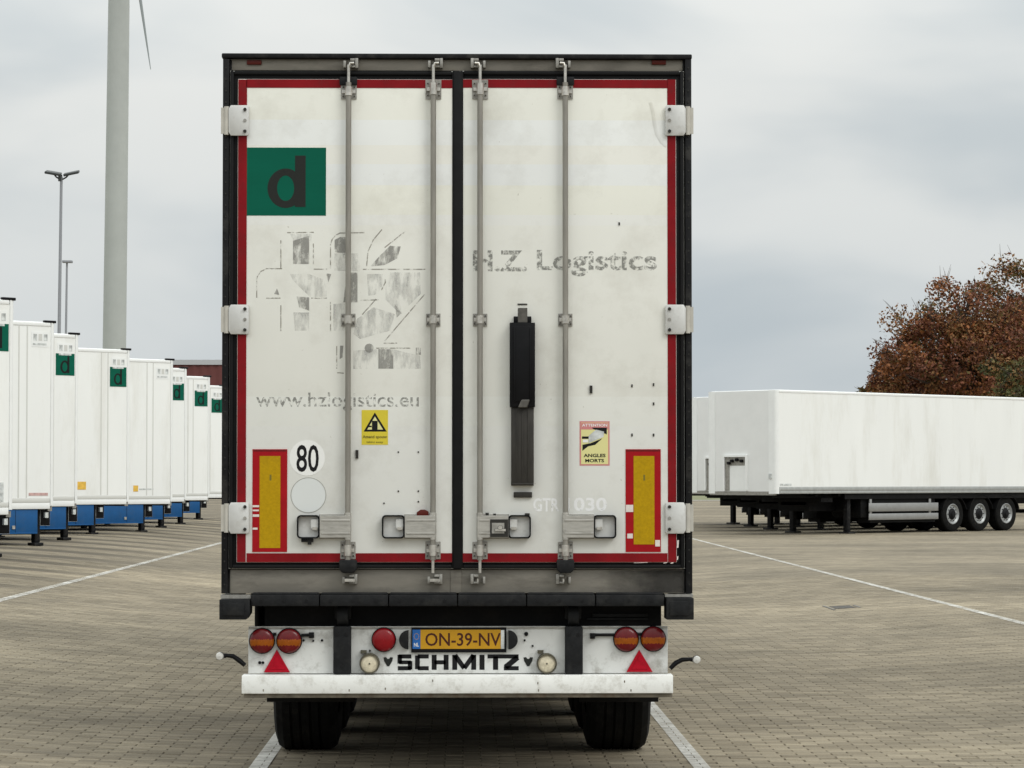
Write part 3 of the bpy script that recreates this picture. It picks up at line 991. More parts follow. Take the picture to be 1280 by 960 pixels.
def stroke(pts, w, m):
    pts = [Vector(Q(*p)) for p in pts]
    for p, q in zip(pts, pts[1:]):
        d = (q - p).normalized(); nn = Vector((-d.y, d.x)) * w / 2
        c = [p + nn - d * w * .4, p - nn - d * w * .4, q - nn + d * w * .4, q + nn + d * w * .4]
        b.add([(v.x, Y0, v.y) for v in c], [(0, 1, 2, 3)], m)


for pts in ([(245, 100), (245, 265)], [(250, 268), (160, 268), (125, 285), (104, 315), (100, 345), (100, 440)], [(285, 52), (440, 50)],
            [(440, 120), (440, 240)], [(445, 271), (520, 271)], [(543, 265), (543, 125), (552, 95), (570, 70), (600, 54), (745, 52)],
            [(740, 272), (1110, 272)], [(1105, 425), (870, 700)], [(865, 715), (940, 715)], [(580, 735), (580, 865)], [(543, 470), (543, 640)],
            [(245, 490), (245, 640)], [(820, 745), (1020, 745)], [(760, 250), (768, 165), (800, 95), (850, 35)], [(870, 140), (990, 45)],
            [(735, 542), (815, 452)], [(722, 458), (830, 455)], [(870, 300), (872, 350), (850, 395)], [(160, 445), (240, 445)], [(430, 445), (520, 445)], [(585, 892), (620, 895)]):
    stroke(pts, .0062, 2)
sm = lambda pts, m: b.add([(*((lambda c: (c[0], Y0 - .0003, c[1]))(Q(*p))),) for p in pts], [tuple(range(len(pts)))], m)
for pts in ([(318, 240), (318, 100), (415, 70), (415, 240)], [(355, 500), (340, 435), (415, 440), (415, 520)], [(565, 170), (568, 95), (600, 78), (635, 78), (635, 175)],
            [(780, 256), (830, 200), (900, 130), (965, 135), (945, 205), (870, 245)], [(620, 470), (630, 380), (665, 290), (705, 292), (705, 470)],
            [(940, 562), (932, 485), (970, 535)], [(598, 810), (600, 730), (620, 730), (615, 800)], [(520, 310), (520, 296), (548, 300), (530, 350)],
            [(205, 420), (222, 385), (236, 425)], [(830, 868), (830, 750), (920, 752), (920, 868)], [(1055, 785), (1055, 742), (1085, 742), (1085, 785)]):
    sm(pts, 0)
cc = [(775 + 28 * math.cos(i * .524), 745 + 28 * math.sin(i * .524)) for i in range(12)]
sm(cc, 0)
for pts in ([(320, 340), (300, 300), (415, 300), (520, 340), (520, 435), (420, 440)], [(700, 570), (800, 500), (930, 540), (900, 640), (720, 690), (680, 660)],
            [(565, 280), (565, 176), (720, 176), (720, 285)], [(770, 430), (762, 300), (860, 300), (850, 390), (810, 425)], [(870, 450), (880, 290), (1080, 290), (1085, 420), (960, 540)],
            [(680, 870), (680, 760), (828, 750), (828, 870)], [(922, 868), (922, 752), (1080, 790), (1085, 868)], [(330, 640), (320, 530), (415, 530), (415, 640)], [(560, 640), (560, 480), (630, 475), (630, 640)],
            [(320, 98), (300, 60), (430, 60), (430, 120), (418, 120), (416, 70)]):
    b.add([(*((lambda c: (c[0], Y0 - .0001, c[1]))(Q(*p))),) for p in pts], [tuple(range(len(pts)))], 1)
sticker('worn_logo', b, [M['worn_strong'], M['worn_faint'], M['worn_line']], dl)

# reflective plates
for left in (True, False):
    b = MB()
    o_, i_ = ((315.5, 561.5, 359, 690), (324.5, 570, 350.5, 685)) if left else ((782, 561.5, 826, 690), (792, 570, 818, 680.5))
    x0, x1, z0, z1 = rect(*o_)
    b.box(x0, x1, -.0030, -.0003, z0, z1, 0)
    b.box(x0 + .004, x1 - .004, -.0040, -.0031, z1 - .012, z1 - .004, 1)
    x0, x1, z0, z1 = rect(*i_)
    b.box(x0, x1, -.0042, -.0031, z0, z1, 2)
    # torn tape
    if left:
        for (a_, b_, c_, d_) in ((315.7, 631.5, 324, 634), (315.7, 637, 323.8, 639), (315.7, 643, 324, 646), (315.7, 659.5, 322, 662)):
            rbox(b, a_, b_, c_, d_, -.0042, -.0031, 3)
    else:
        for (a_, b_, c_, d_) in ((782.3, 631, 791.5, 640), (784, 667, 791, 673), (819, 675, 825, 683)):
            rbox(b, a_, b_, c_, d_, -.0042, -.0031, 3)
    cx, cz = P(338 if left else 805, 597)
    b.box(cx - .004, cx + .006, -.0046, -.0043, cz - .016, cz + .016, 4)
    b.build('reflector_plate', [M['refl_red'], M['lens_dark'], M['refl_yellow'], M['paint_chip'], M['sign_ink']], DOORS[left], smooth=False)
# ragged tape ends at the lower right corner
for q4 in ((846, 675, 848.6, 685), (846, 695, 848, 700), (829, 702.8, 834, 704.2), (838, 702.8, 842, 704.6), (792, 702.8, 810, 703.8)):
    b = MB(); x0, x1, z0, z1 = rect(*q4)
    b.prism([(x0, z0), (x1 - .003, z0 + .002), (x1, z1), (x0 + .002, z1 - .002)], -.0045, -.0005); b.build('torn_tape', M['paint_chip'], dr, smooth=False)

# small pins and screw heads on the doors
for px, py in ((498, 565), (523, 565), (498, 614), (523, 614), (523, 627), (480, 629)):
    b = MB(); cx, cz = P(px, py); b.disc(cx, cz, .0048, -.004, -.0002, 0, 8); b.build('screw', M['screw'], dl)
b = MB(); rbox(b, 444.5, 562.5, 448, 573, -.010, -.0002); b.build('pin', M['screw'], dl)
for px, py in ((790, 482), (817, 480.5), (817, 504.5), (790, 543.5), (817, 543.5), (774, 279.5)):
    b = MB(); cx, cz = P(px, py); b.box(cx - .004, cx + .004, -.004, -.0002, cz - .009, cz + .007); b.build('screw', M['screw'], dr)
b = MB(); rbox(b, 737, 482, 740.5, 491.5, -.010, -.0002); b.build('pin', M['screw'], dr)
# dent by the top right hinge
b = MB()
pts = [(813, 128), (816, 140), (818, 155), (821, 168), (827, 178), (833, 183)]
b.tube([(*(lambda c: (c[0], .0490, c[1]))(P(*p)),) for p in pts], .0502, 0, 40)
b.build('dent_crease', M['door'], dr)

# black holder on the right door
b = MB()
x0, x1, z0, z1 = rect(637, 404, 668.5, 509)
b.box(x0, x1, -.065, -.001, z0, z1, 0)
b.box(x0 + .02, x1 - .02, -.072, -.0655, z0 + .03, z1 - .02, 0)
b.box(x0 + .022, x0 + .030, -.076, -.0725, z0 + .04, z1 - .03, 0)
b.box(x1 - .030, x1 - .022, -.076, -.0725, z0 + .04, z1 - .03, 0)
x0, x1, z0, z1 = rect(642, 396, 664, 403.6)
b.box(x0, x1, -.045, -.001, z0, z1, 0)
hold = b.build('flap_cover', M['flap'], dr, bevel=.005)
b = MB(); rbox(b, 647, 385.5, 659, 404, -.055, -.0455, 0); b.build('clasp', M['clasp'], dr, bevel=.002, seg=1)
b = MB(); rbox(b, 647, 379.5, 659, 381.2, -.004, -.001, 0); b.build('pin', M['screw'], dr)
b = MB(); x0, x1, z0, z1 = rect(647, 500, 663, 510)
b.prism([(x0, z0), (x1 - .02, z0), (x1 - .005, z1), (x0 + .02, z1)], -.084, -.0725, 0)
b.build('clasp', M['clasp'], dr, bevel=.004, seg=1)

b = MB()
x0, x1, z0, z1 = rect(638.8, 509.5, 667, 607)
b.box(x0, x1, -.050, -.001, z0, z1, 0)
for tt in (.25, .5, .75): b.box(x0 + (x1 - x0) * tt - .004, x0 + (x1 - x0) * tt + .004, -.054, -.0505, z0 + .02, z1 - .01, 0)
b.box(x0 + .002, x1 - .002, -.054, -.0505, z0 + .004, z0 + .014, 0)
b.build('flap_holder', M['flap_low'], dr, bevel=.004)
b = MB(); rbox(b, 642, 615, 665, 622, -.018, -.001); b.build('stop_block', M['flap_low'], dr, bevel=.003)

# ---- rubber ramp bumpers along the sill
for i in range(6):
    a = 314.3 + i * 85.9
    b = MB()
    x0, x1, z0, z1 = rect(a + .6, 742.8, a + 85.3, 757)
    b.prism([(x0, z0), (x1, z0), (x1, z1), (x0, z1)], -.075, .09)
    b.box(x0 + .004, x1 - .004, -.050, .03, z1 - .001, z1 + .010)
    o = b.build('rubber_bumper', M['rubber'], trailer, bevel=.007)
    for t in (.15, .48, .82):
        k_ = MB(); k_.tube([(x0 + (x1 - x0) * t, -.078, z0 + .030), (x0 + (x1 - x0) * t, -.0745, z0 + .030)], .0085, 0, 10); k_.build('bolt', M['ink'], o)
for (a, b0, c, d_) in ((276, 748.5, 313.8, 773.5), (831.5, 746.5, 865.5, 773.5)):
    b = MB()
    x0, x1, z0, z1 = rect(a, b0, c, d_)
    if a < 500: pts = [(x0, z0), (x1 - .02, z0), (x1, z0 + .03), (x1, z1), (x0, z1)]
    else: pts = [(x0, z0), (x1, z0), (x1, z1), (x0, z1)]
    b.prism(pts, -.10, .10)
    b.prism([(x0 + .018, z0 + .022), (x1 - .03, z0 + .022), (x1 - .03, z1 - .018), (x0 + .018, z1 - .018)], -.108, -.1005)
    b.build('corner_buffer', M['rubber'], trailer, bevel=.010)
for q4 in ((276, 743.5, 313.6, 748), (831, 742.8, 866, 746)):
    b = MB(); rbox(b, *q4, -.02, .1); b.build('buffer_bracket', M['steel_dull'], trailer)

# chassis behind
b = MB()
x0, x1, z0, z1 = rect(328.5, 757.5, 829, 783)
b.box(x0, x1, .16, .30, z0 - .03, z1 + .05)
b.box(x0 + .05, x0 + .30, .30, .42, z0 - .03, z1 + .04)
for s in (-1, 1):
    b.box(s * .52 - .06, s * .52 + .06, .30, 12.9, z0 - .12, z1 + .05)
for i in range(18):
    b.box(-1.18, 1.18, .55 + i * .7, .62 + i * .7, z1 - .02, z1 + .08)
b.build('chassis', M['black'], trailer)
for q4 in ((742, 768.5, 812, 772.5), (735, 774, 812, 776.5)):
    b = MB(); rbox(b, *q4, .13, .158); b.build('cable_duct', M['rubber'], trailer)
for px in (428, 717):
    b = MB(); x, z = P(px, 770)
    b.tube([(x - .03, .05, z), (x + .03, .05, z)], .055, 0, 20)
    b.box(x - .045, x + .045, .06, .17, z - .02, z + .06, 0)
    b.build('buffer_roller', M['rubber'], trailer, bevel=.004)

# ---- lamp panel
b = MB()
rbox(b, 309.5, 783.5, 835.5, 842.5, .050, .075, 0)
rbox(b, 309.8, 783.3, 835.2, 786, .040, .050, 1)
panel = b.build('lamp_panel', [M['panel_white'], M['steel_dull']], trailer, bevel=.002, seg=1)


def lamp(px, py, rpx, mats, bands=True):
    x, z = P(px, py); r = rpx / 226
    b = MB()
    b.lathe([(r * 1.06, .049), (r * 1.06, .028), (r * .99, .022)], (x, 0, z), 'y', 2, 32)
    # domed lens cut in horizontal bands
    n, rings = 40, 8
    vs, fs, ms = [], [], []
    for i in range(rings + 1):
        rr = r * (1 - i / rings) if i < rings else 0.0005
        yy = .024 - .026 * math.sqrt(max(0, 1 - (rr / r) ** 2))
        for q in range(n):
            a = 2 * math.pi * q / n
            vs.append((x + math.cos(a) * rr, yy, z + math.sin(a) * rr))
    for i in range(rings):
        for q in range(n):
            w = (q + 1) % n
            f = (i * n + q, i * n + w, (i + 1) * n + w, (i + 1) * n + q)
            zc = sum(vs[k_][2] for k_ in f) / 4 - z
            b.add([vs[k_] for k_ in f], [(0, 1, 2, 3)], 1 if bands and -.36 * r < zc < .14 * r else 0)
    o = b.build('tail_lamp', mats, panel)
    return o


LM = [M['lens_dark'], M['lens_amber'], M['flap']]
for px, py in ((327, 801.5), (361, 801.5), (783, 799.5), (817, 799.0)): lamp(px, py, 15.3, LM)
lamp(479.5, 800, 14.6, [M['lens_red'], M['lens_red'], M['flap']], False)
for p in ([(341, 793), (345, 793)], [(376, 794.5), (388, 794)], [(743, 794), (768, 794)], [(797, 793), (803, 793)]):
    b = MB(); b.tube([(*(lambda c: (c[0], .038, c[1]))(P(*q)),) for q in p], .0085, 0, 8); b.build('lamp_cable', M['flap'], panel)
for px, py in ((389, 794), (741, 795)):
    b = MB(); x, z = P(px, py); b.box(x - .014, x + .014, .018, .0499, z - .017, z + .014, 0); b.build('cable_plug', M['flap'], panel, bevel=.002)
for px, py, w_ in ((658, 793, .012), (656, 801, .006), (666, 808, .006), (379, 801, .006), (391, 801.5, .006), (402, 801, .007), (324, 829, .009), (328, 829, .008), (462, 814, .006)):
    b = MB(); x, z = P(px, py); b.disc(x, z, w_, .042, .0499, 0, 8); b.build('grommet', M['flap'], panel)
for ax, ay, bx0, bx1, by in ((345.5, 812.5, 329, 362, 841), (799.5, 812.5, 783.5, 816.5, 840.5)):
    b = MB()
    t = [P(ax, ay), P(bx0, by), P(bx1, by)]
    b.prism(t, .036, .0495, 0)
    cx = sum(q[0] for q in t) / 3; cz = sum(q[1] for q in t) / 3
    t2 = [(q[0] * .62 + cx * .38, q[1] * .62 + cz * .38) for q in t]
    b.prism(t2, .033, .0359, 0)
    b.build('triangle_reflector', M['tri_red'], panel, bevel=.002, seg=1)
# posts
for (a, c) in ((416.5, 438.8), (706.3, 728.6)):
    b = MB(); x0, x1, z0, z1 = rect(a, 783, c, 843)
    b.box(x0, x1, -.005, .049, z0, z1)
    o = b.build('bumper_post', M['rubber'], panel, bevel=.008)
    for fx, fz in ((.22, .83), (.74, .83), (.48, .17)):
        k_ = MB(); k_.tube([(x0 + (x1 - x0) * fx, -.008, z0 + (z1 - z0) * fz), (x0 + (x1 - x0) * fx, -.0045, z0 + (z1 - z0) * fz)], .010, 0, 10); k_.build('bolt', M['ink'], o)
# number plate
b = MB()
rbox(b, 514, 784.8, 633, 816, .036, .0495, 0)
rbox(b, 525.5, 787.5, 626, 811.5, .033, .0358, 1)
rbox(b, 515.5, 787.5, 525.3, 811.5, .033, .0358, 2)
rbox(b, 626.2, 788, 630.5, 811.5, .033, .0358, 5)
b.text('ON-39-NV', *rect(531.5, 791.5, 626, 808), .0325, 3, bold=.012)
b.text('NL', *rect(517.3, 804, 523.6, 808.6), .0325, 4, bold=.02)
cx, cz = P(520.4, 796)
for i in range(12):
    a = i * math.pi / 6; b.disc(cx + math.cos(a) * .013, cz + math.sin(a) * .016, .0024, .0322, .0328, 1, 6)
b.build('number_plate', [M['flap'], M['plate_yellow'], M['plate_blue'], M['plate_ink'], M['sign_white'], M['plate_grey']], panel, smooth=False)
for px, s in ((510.5, -1), (635.5, 1)):
    b = MB(); x, z = P(px, 800)
    b.tube([(x - .0, .05, z), (x, .015, z)], .001, 0, 6)
    vs = [(x, z - .052), (x, z + .052)] + [(x + s * .052 * math.sin(a), z + .052 * math.cos(a)) for a in [math.pi * i / 14 for i in range(1, 14)]]
    b.prism(vs, .0, .0495, 0)
    b.build('plate_lamp', M['rubber'], panel, bevel=.008)
b = MB()


def stk(pts, w):
    pp = [P(*p) for p in pts]
    for p, q in zip(pp, pp[1:]):
        p, q = Vector(p), Vector(q); d_ = (q - p).normalized(); nn = Vector((-d_.y, d_.x)) * w * 1.28 / 226 / 2
        c = [p + nn, p - nn, q - nn, q + nn]
        b.add([(v.x, .0490, v.y) for v in c], [(0, 1, 2, 3)], 0)


T_, M_, B_ = 821.2, 828.6, 836.0
stk([(514, T_), (498.5, T_)], 4); stk([(499.4, T_ - 2), (499.4, M_ + 1.6)], 4.4); stk([(498.6, M_), (513.4, M_)], 3.6); stk([(512.4, M_ - 1.6), (512.4, B_ + 1.6)], 4.4); stk([(513.6, B_), (497, B_)], 4)
stk([(535.8, T_), (522, T_)], 4); stk([(521.6, T_ - 1.2), (521.6, B_ + 1.2)], 4.6); stk([(522, B_), (535.8, B_)], 4)
stk([(542.6, 819.2), (542.6, 838)], 4.8); stk([(557.6, 819.2), (557.6, 838)], 4.8); stk([(543, M_), (557, M_)], 4)
stk([(568.4, 819.2), (568.4, 838)], 4.8); stk([(592.2, 819.2), (592.2, 838)], 4.8); stk([(568.6, 819.6), (580.3, 836)], 4.6); stk([(592, 819.6), (580.3, 836)], 4.6)
stk([(602.6, 819.2), (602.6, 838)], 5); stk([(609.5, T_), (648.5, T_)], 4); stk([(619.6, T_), (619.6, 838)], 5)
stk([(647.2, 822.4), (632, 834.8)], 5.4); stk([(630, B_), (648.6, B_)], 4)
b.build('lettering', M['ink'], panel, smooth=False)
for px in (485, 660.5):
    b = MB(); x, z = P(px, 827.5)
    b.prism([(x - .026, z + .022), (x - .022, z + .002), (x - .006, z - .026), (x + .006, z - .026), (x + .022, z + .002), (x + .026, z + .022), (x + .012, z + .024), (x + .004, z + .014), (x - .004, z + .014), (x - .012, z + .024)], .047, .0497, 0)
    b.build('shield_emblem', M['ink_soft'], panel, smooth=False)
for px, py in ((462, 829.5), (683.5, 829.5)):
    b = MB(); x, z = P(px, py)
    b.lathe([(.056, .0499), (.056, -.012), (.053, -.018), (.048, -.018), (.047, -.006)], (x, 0, z), 'y', 0, 32)
    b.lathe([(.047, -.006), (.034, -.011), (.0005, -.013)], (x, 0, z), 'y', 1, 32)
    b.disc(x, z, .005, -.016, -.0125, 0, 12)
    b.box(x - .050, x - .018, .01, .0495, z + .055, z + .072, 0)
    b.build('reverse_lamp', [M['lamp_ring'], M['lens_clear']], panel)

# underrun bumper
b = MB()
x0, x1, z0, z1 = rect(303, 843.3, 840.5, 866)
b.box(x0, x1, -.055, .085, z0, z1, 0)
bumper = b.build('bumper_bar', M['bar_white'], trailer, bevel=.004)
b = MB()
rbox(b, 305, 866.3, 840, 871.5, -.035, .085, 0)
b.build('bumper_lip', M['lip'], bumper, bevel=.003)
for px, py in ((330, 862), (541, 850), (672, 853), (673, 862), (780, 851), (788, 862), (437, 862), (482, 860)):
    b = MB(); x, z = P(px, py); b.box(x - .003, x + .003, -.0565, -.0551, z - .006, z + .006); b.build('paint_chip', M['lip'], bumper)
for s, pts, lx, ly in ((-1, [(306, 832), (299, 826), (291, 820.5), (279, 819)], 274.5, 820.5), (1, [(838, 836), (845, 829), (853, 825), (866, 824)], 871, 825)):
    b = MB()
    b.tube([(*(lambda c: (c[0], .02, c[1]))(P(*q)),) for q in pts], [.012, .014, .013, .010], 0, 10)
    x, z = P(lx, ly)
    b.lathe([(.001, -.03), (.018, -.026), (.022, -.012), (.022, .03), (.014, .036), (.001, .037)], (x, .02, z), 'y', 0, 20, [1, 1, 0, 0, 0])
    b.tube([(x - .012 * s, .02, z), (x - .034 * s, .02, z + .002)], .012, 0, 10)
    b.build('side_marker', [M['flap'], M['lens_marker']], trailer)

# wheels, mudguards and axles (rear axle close to the tail)
AX = [1.75, 3.06, 4.37]
wheels(trailer, AX, .937, .026)
for y in AX:
    b = MB(); b.tube([(-.8, y, .518), (.8, y, .518)], .065, 0, 16)
    for s in (-1, 1):
        b.box(s * .52 - .05, s * .52 + .05, y - .5, y + .1, .60, .68)
        b.tube([(s * .52, y + .3, .68), (s * .52, y + .3, .86)], .12, 0, 16)
    b.build('axle', M['black'], trailer, bevel=.004)
def mudguard_mb(s, a_from, a_to, rr, x_in, x_out, zf=1.0):
    """a curved sheet over a wheel whose centre is the origin"""
    b = MB(); n = 10; vs, fs = [], []
    for i in range(n + 1):
        a = R(a_from) + R(a_to - a_from) * i / n
        for r_ in (rr, rr + .018):
            for xx in (x_in, x_out): vs.append((s * xx, math.cos(a) * r_, math.sin(a) * r_ * zf))
    for i in range(n):
        k_ = i * 4
        fs += [(k_, k_ + 1, k_ + 5, k_ + 4), (k_ + 2, k_ + 6, k_ + 7, k_ + 3), (k_ + 1, k_ + 3, k_ + 7, k_ + 5), (k_, k_ + 4, k_ + 6, k_ + 2)]
    fs += [(0, 2, 3, 1), (n * 4, n * 4 + 1, n * 4 + 3, n * 4 + 2)]
    return b.add(vs, fs)


for y in AX:
    for s in (-1, 1):
        mudguard_mb(s, 12, 196, .575, .74, 1.172, .96).build('mudguard', M['black'], trailer, (0, y, .52))  # full low guards on every axle, added to cut side light underneath
for s in (-1, 1):
    b = MB(); b.box(s * 1.175, s * 1.20, 1.12, 5.2, .74, ZS - .04); b.build('shade_skirt', M['black'], trailer, bevel=.006)  # unseen skirt, added to keep side light from under the floor
    b = MB(); b.box(s * 1.22, s * .62, 5.35, 9.7, .27, ZS - .04); b.build('pallet_box', M['black'], trailer, bevel=.01)  # black box on each side, added to block light under the trailer
b = MB(); b.tube([(-.25, 6.0, .62), (-.25, 8.2, .62)], .2, 0, 20); b.build('air_tank', M['black'], trailer)
b = MB(); b.box(-.55, .55, 5.36, 5.42, .30, .95); b.build('spare_carrier', M['black'], trailer)
for s, a, c in ((-1, 328.5, 441), (1, 727, 828)):
    b = MB(); x0, x1, z0, z1 = rect(a, 868, c, 883)
    b.box(x0, x1, .32, .36, z0, z1 + .2)
    b.build('mudflap', M['black'], trailer, bevel=.004)
for s in (-1, 1):
    b = MB(); b.box(s * .95 - .07, s * .95 + .07, 10.35, 10.49, .05, 1.05); b.box(s * .95 - .17, s * .95 + .17, 10.28, 10.56, .0, .049)
    b.build('landing_leg', M['black'], trailer, bevel=.01)
b = MB(); b.box(-.875, .875, 10.38, 10.46, .62, .98); b.build('leg_brace', M['black'], trailer)


# ------------------------------------------------------------------ parked white trailers
def shell(t, zb, H, W, L, seams, rail_grey, gap_front=False):
    """white box body, front at y = L"""
    w = W / 2
    for s in (-1, 1):
        b = MB(); b.box(s * w, s * (w - .06), .06, L - .10, zb + .19, H - .07)
        sd = b.build('side_panel', M['row_white'], t)
        sm_ = MB()
        for y in seams:
            sm_.box(s * (w + .004), s * (w + .0005), y - .012, y + .012, zb + .20, H - .08)
        if seams:
            sm_.build('panel_seam', M['seam'], sd)
        b = MB()
        b.box(s * (w + .012), s * (w - .05), .05, L - .11, zb + (.07 if rail_grey else .115), zb + .188, 0)
        b.box(s * (w + .016), s * (w - .05), .05, L - .11, zb, zb + (.068 if rail_grey else .113), 1)
        b.build('bottom_rail', [M['grey_rail'] if rail_grey else M['seam'], M['grey_rail'] if rail_grey else M['trim_white']], t, bevel=.006)
        b = MB(); b.box(s * (w + .010), s * (w - .05), .05, L - .11, H - .069, H, 0)
        b.build('top_rail', M['trim_white'], t, bevel=.01)
        # rounded front corner post
        b = MB()
        n = 8; cw = .28 if rail_grey else .14
        pts = [(s * (w - cw), L - .098), (s * (w + .010), L - .098)]
        for i in range(n + 1):
            a = math.pi / 2 * i / n
            pts.append((s * (w + .010 - .10 + .10 * math.cos(a)), L - .09 + .10 * math.sin(a)))
        pts.append((s * (w - cw), L + .01))
        if s < 0: pts = pts[::-1]
        zc0, zc1 = zb + .075 if not rail_grey else zb + .0, H - .002
        m_ = len(pts)
        vs = [(x, y, zc0) for x, y in pts] + [(x, y, zc1) for x, y in pts]
        fs = [tuple(range(m_ - 1, -1, -1)), tuple(range(m_, 2 * m_))] + [(i, (i + 1) % m_, m_ + (i + 1) % m_, m_ + i) for i in range(m_)]
        b.add(vs, fs); b.build('corner_post', M['trim_white'], t)
    b = MB(); b.box(-w + .03, w - .03, .05, L - .10, H - .05, H + .012); b.build('roof', M['trim_white'], t, bevel=.02)
    b = MB(); b.box(-w + cw + .002, w - cw - .002, L - .09, L, zb + .06, H - .01); b.build('front_wall', M['front_grey'], t)
    b = MB(); b.box(-w + .08, w - .08, L - .089, L + .004, zb - .04, zb + .055); b.build('front_sill', M['steel_dull'], t)
    b = MB(); b.box(-w + .01, w - .01, 0, .05, zb, H - .01); b.box(-.02, .02, -.01, -.001, zb + .1, H - .1)
    b.build('rear_door', M['row_white'], t)
    b = MB(); b.box(-w + .07, w - .07, .06, L - .095, zb + .02, zb + .12); b.build('floor', M['black'], t)


LL = 13.4
LG = 'white trailers parked at an angle along the left side of the yard'


def left_proto():
    t = thing('parked_trailer', 'x', 'trailer', group=LG)
    W, H, zb = 2.55, 4.0, .66
    shell(t, zb, H, W, LL, [LL - .62, LL - .80, LL - 2.0, LL - 4.4, LL - 6.8, LL - 9.2], False)
    w = W / 2
    b = MB(); b.box(w - .06, w + .012, LL - .24, LL + .012, H - .005, H + .042); b.build('corner_cap', M['flap'], t, bevel=.01)
    # fleet plate by the front top corner
    b = MB()
    b.box(w + .0005, w + .004, LL - .53, LL - .15, H - .44, H - .17, 0)
    for i in range(3): b.box(w + .0041, w + .006, LL - .49 + i * .115, LL - .41 + i * .115, H - .33, H - .21, 1 if i != 1 else 2)
    b.box(w + .0041, w + .006, LL - .50, LL - .20, H - .41, H - .375, 1)
    b.build('fleet_plate', [M['trim_white'], M['plate_grey'], M['seam']], t, smooth=False)
    # chassis
    b = MB()
    for s in (-1, 1): b.box(s * .50 - .06, s * .50 + .06, .3, LL - .8, zb - .13, zb + .03)
    for i in range(12): b.box(-1.05, 1.05, .6 + i, .68 + i, zb - .04, zb + .03)
    b.build('chassis', M['black'], t)
    wheels(t, [2.6, 3.9, 5.2])
    return t


def leg_group(t, y):
    for s in (-1, 1):
        b = MB()
        b.box(-.058, .058, -.058, .058, .06, .66); b.box(-.11, .11, -.10, .10, 0, .059)
        b.build('landing_leg', M['black_frame'], t, (s * 1.08, y, 0), bevel=.012)
    b = MB(); b.box(-.98, .98, -.04, .04, .40, .62); b.build('leg_brace', M['black'], t, (0, y, 0))
    for s in (-1, 1):
        b = MB()
        x0, x1 = (.55, 1.27) if s > 0 else (-1.27, -.55)
        b.box(x0, x1, -2.5, -.10, .22, .655, 0)
        xo = s * 1.27
        for yy in (-.58, -1.5): b.box(xo, xo + s * .004, yy - .006, yy + .006, .24, .64, 1)
        b.box(xo, xo + s * .012, -2.49, -.11, .222, .245, 0)
        o = b.build('pallet_box', [M['blue'], M['ink']], t, (0, y, 0), bevel=.006)
        h = MB(); h.box(xo, xo + s * .02, -.66, -.60, .31, .37); h.build('handle', M['steel_bright'], o)
    for s in (-1, 1):
        b = MB(); b.box(s * 1.16, s * 1.22, .11, .18, .50, .60, 0); b.box(s * 1.10, s * 1.158, .04, .26, .36, .655, 1)
        b.build('side_lamp', [M['plate_grey'], M['flap']], t, (0, y, 0), bevel=.004)


def d_sticker(t):
    w, H = 2.55 / 2, 4.0
    b = MB()
    y0, y1, z0, z1 = LL - .57, LL - .12, H - .80, H - .375
    b.box(w + .0005, w + .005, y0, y1, z0, z1, 0)
    letter_d(b, y0 + .215, z0 + .165, .108, .125, .048, y0 + .275, y0 + .325, z0 + .045, z1 - .05, w + .0055, 1, swap=lambda a, c, yy: (yy, a, c))
    b.build('sticker', [M['green'], M['ink']], t, smooth=False)


def small_label(t, m, y, z, wy, hz):
    w = 2.55 / 2
    b = MB(); b.box(w + .0005, w + .0045, LL - y - wy, LL - y, z, z + hz, 0)
    b.build('label_plate', M[m], t, smooth=False)


base_l = left_proto()
d_sticker(base_l)
leg_group(base_l, LL - .85)
# right edge pixel, scale px per metre, landing leg distance from the front, sticker?, label
LEFT = [
    (19.5, 80.0, .25, True, 'nearest white trailer on the left, cut off at the side'),
    (70, 69.4, .27, False, 'second trailer from the left edge, without green sticker, pink strip near its bottom'),
    (100, 64.0, .20, True, 'narrow white trailer slice with green sticker, right beside the one with a pink strip'),
    (164, 57.5, .88, True, 'wide white trailer on the left with green sticker and yellow label lower left'),
    (218, 53.6, .79, False, 'white trailer without sticker left of the maroon warehouse, long blue box below'),
    (235, 49.6, .68, True, 'thin white trailer slice with half hidden green sticker, in front of the maroon warehouse'),
    (264, 46.0, .89, True, 'far white trailer with small whole green sticker, last but one before the big trailer'),
    (283, 41.7, .90, True, 'farthest white trailer of the left row, partly behind the big trailer'),
]
row_l = [base_l] + [copy_tree(base_l) for _ in LEFT[1:]]
for i, (px, s_, lg, stk, lab) in enumerate(LEFT):
    t = row_l[i]
    a = R(-45)
    c = Vector(((px - 579) / s_, F_PX / s_, float(gh((px - 579) / s_ - .3, 0))))
    rot = Matrix.Rotation(a, 3, 'Z')
    t.rotation_euler = (0, 0, a)
    t.location = c - rot @ Vector((2.55 / 2, LL, 0))
    t['label'] = lab
    for ch in kids(t):
        nm = ch.name.split('.')[0]
        if nm in ('landing_leg', 'leg_brace', 'pallet_box', 'side_lamp'):
            ch.location.y = LL - lg
        if nm == 'sticker' and not stk:
            bpy.data.objects.remove(ch)
    if i == 1: small_label(t, 'pink_label', .15, .90, .42, .05)
    if i == 3: small_label(t, 'amber_label', 1.20, .98, .24, .17)
    if i == 4: small_label(t, 'amber_label', 1.05, .95, .14, .14); small_label(t, 'plate_grey', .6, .99, .42, .03)
    if i == 0: small_label(t, 'plate_grey', .2, .86, .5, .30)

# right row: fronts towards the yard
RG = 'white trailers parked at an angle along the right side of the yard'


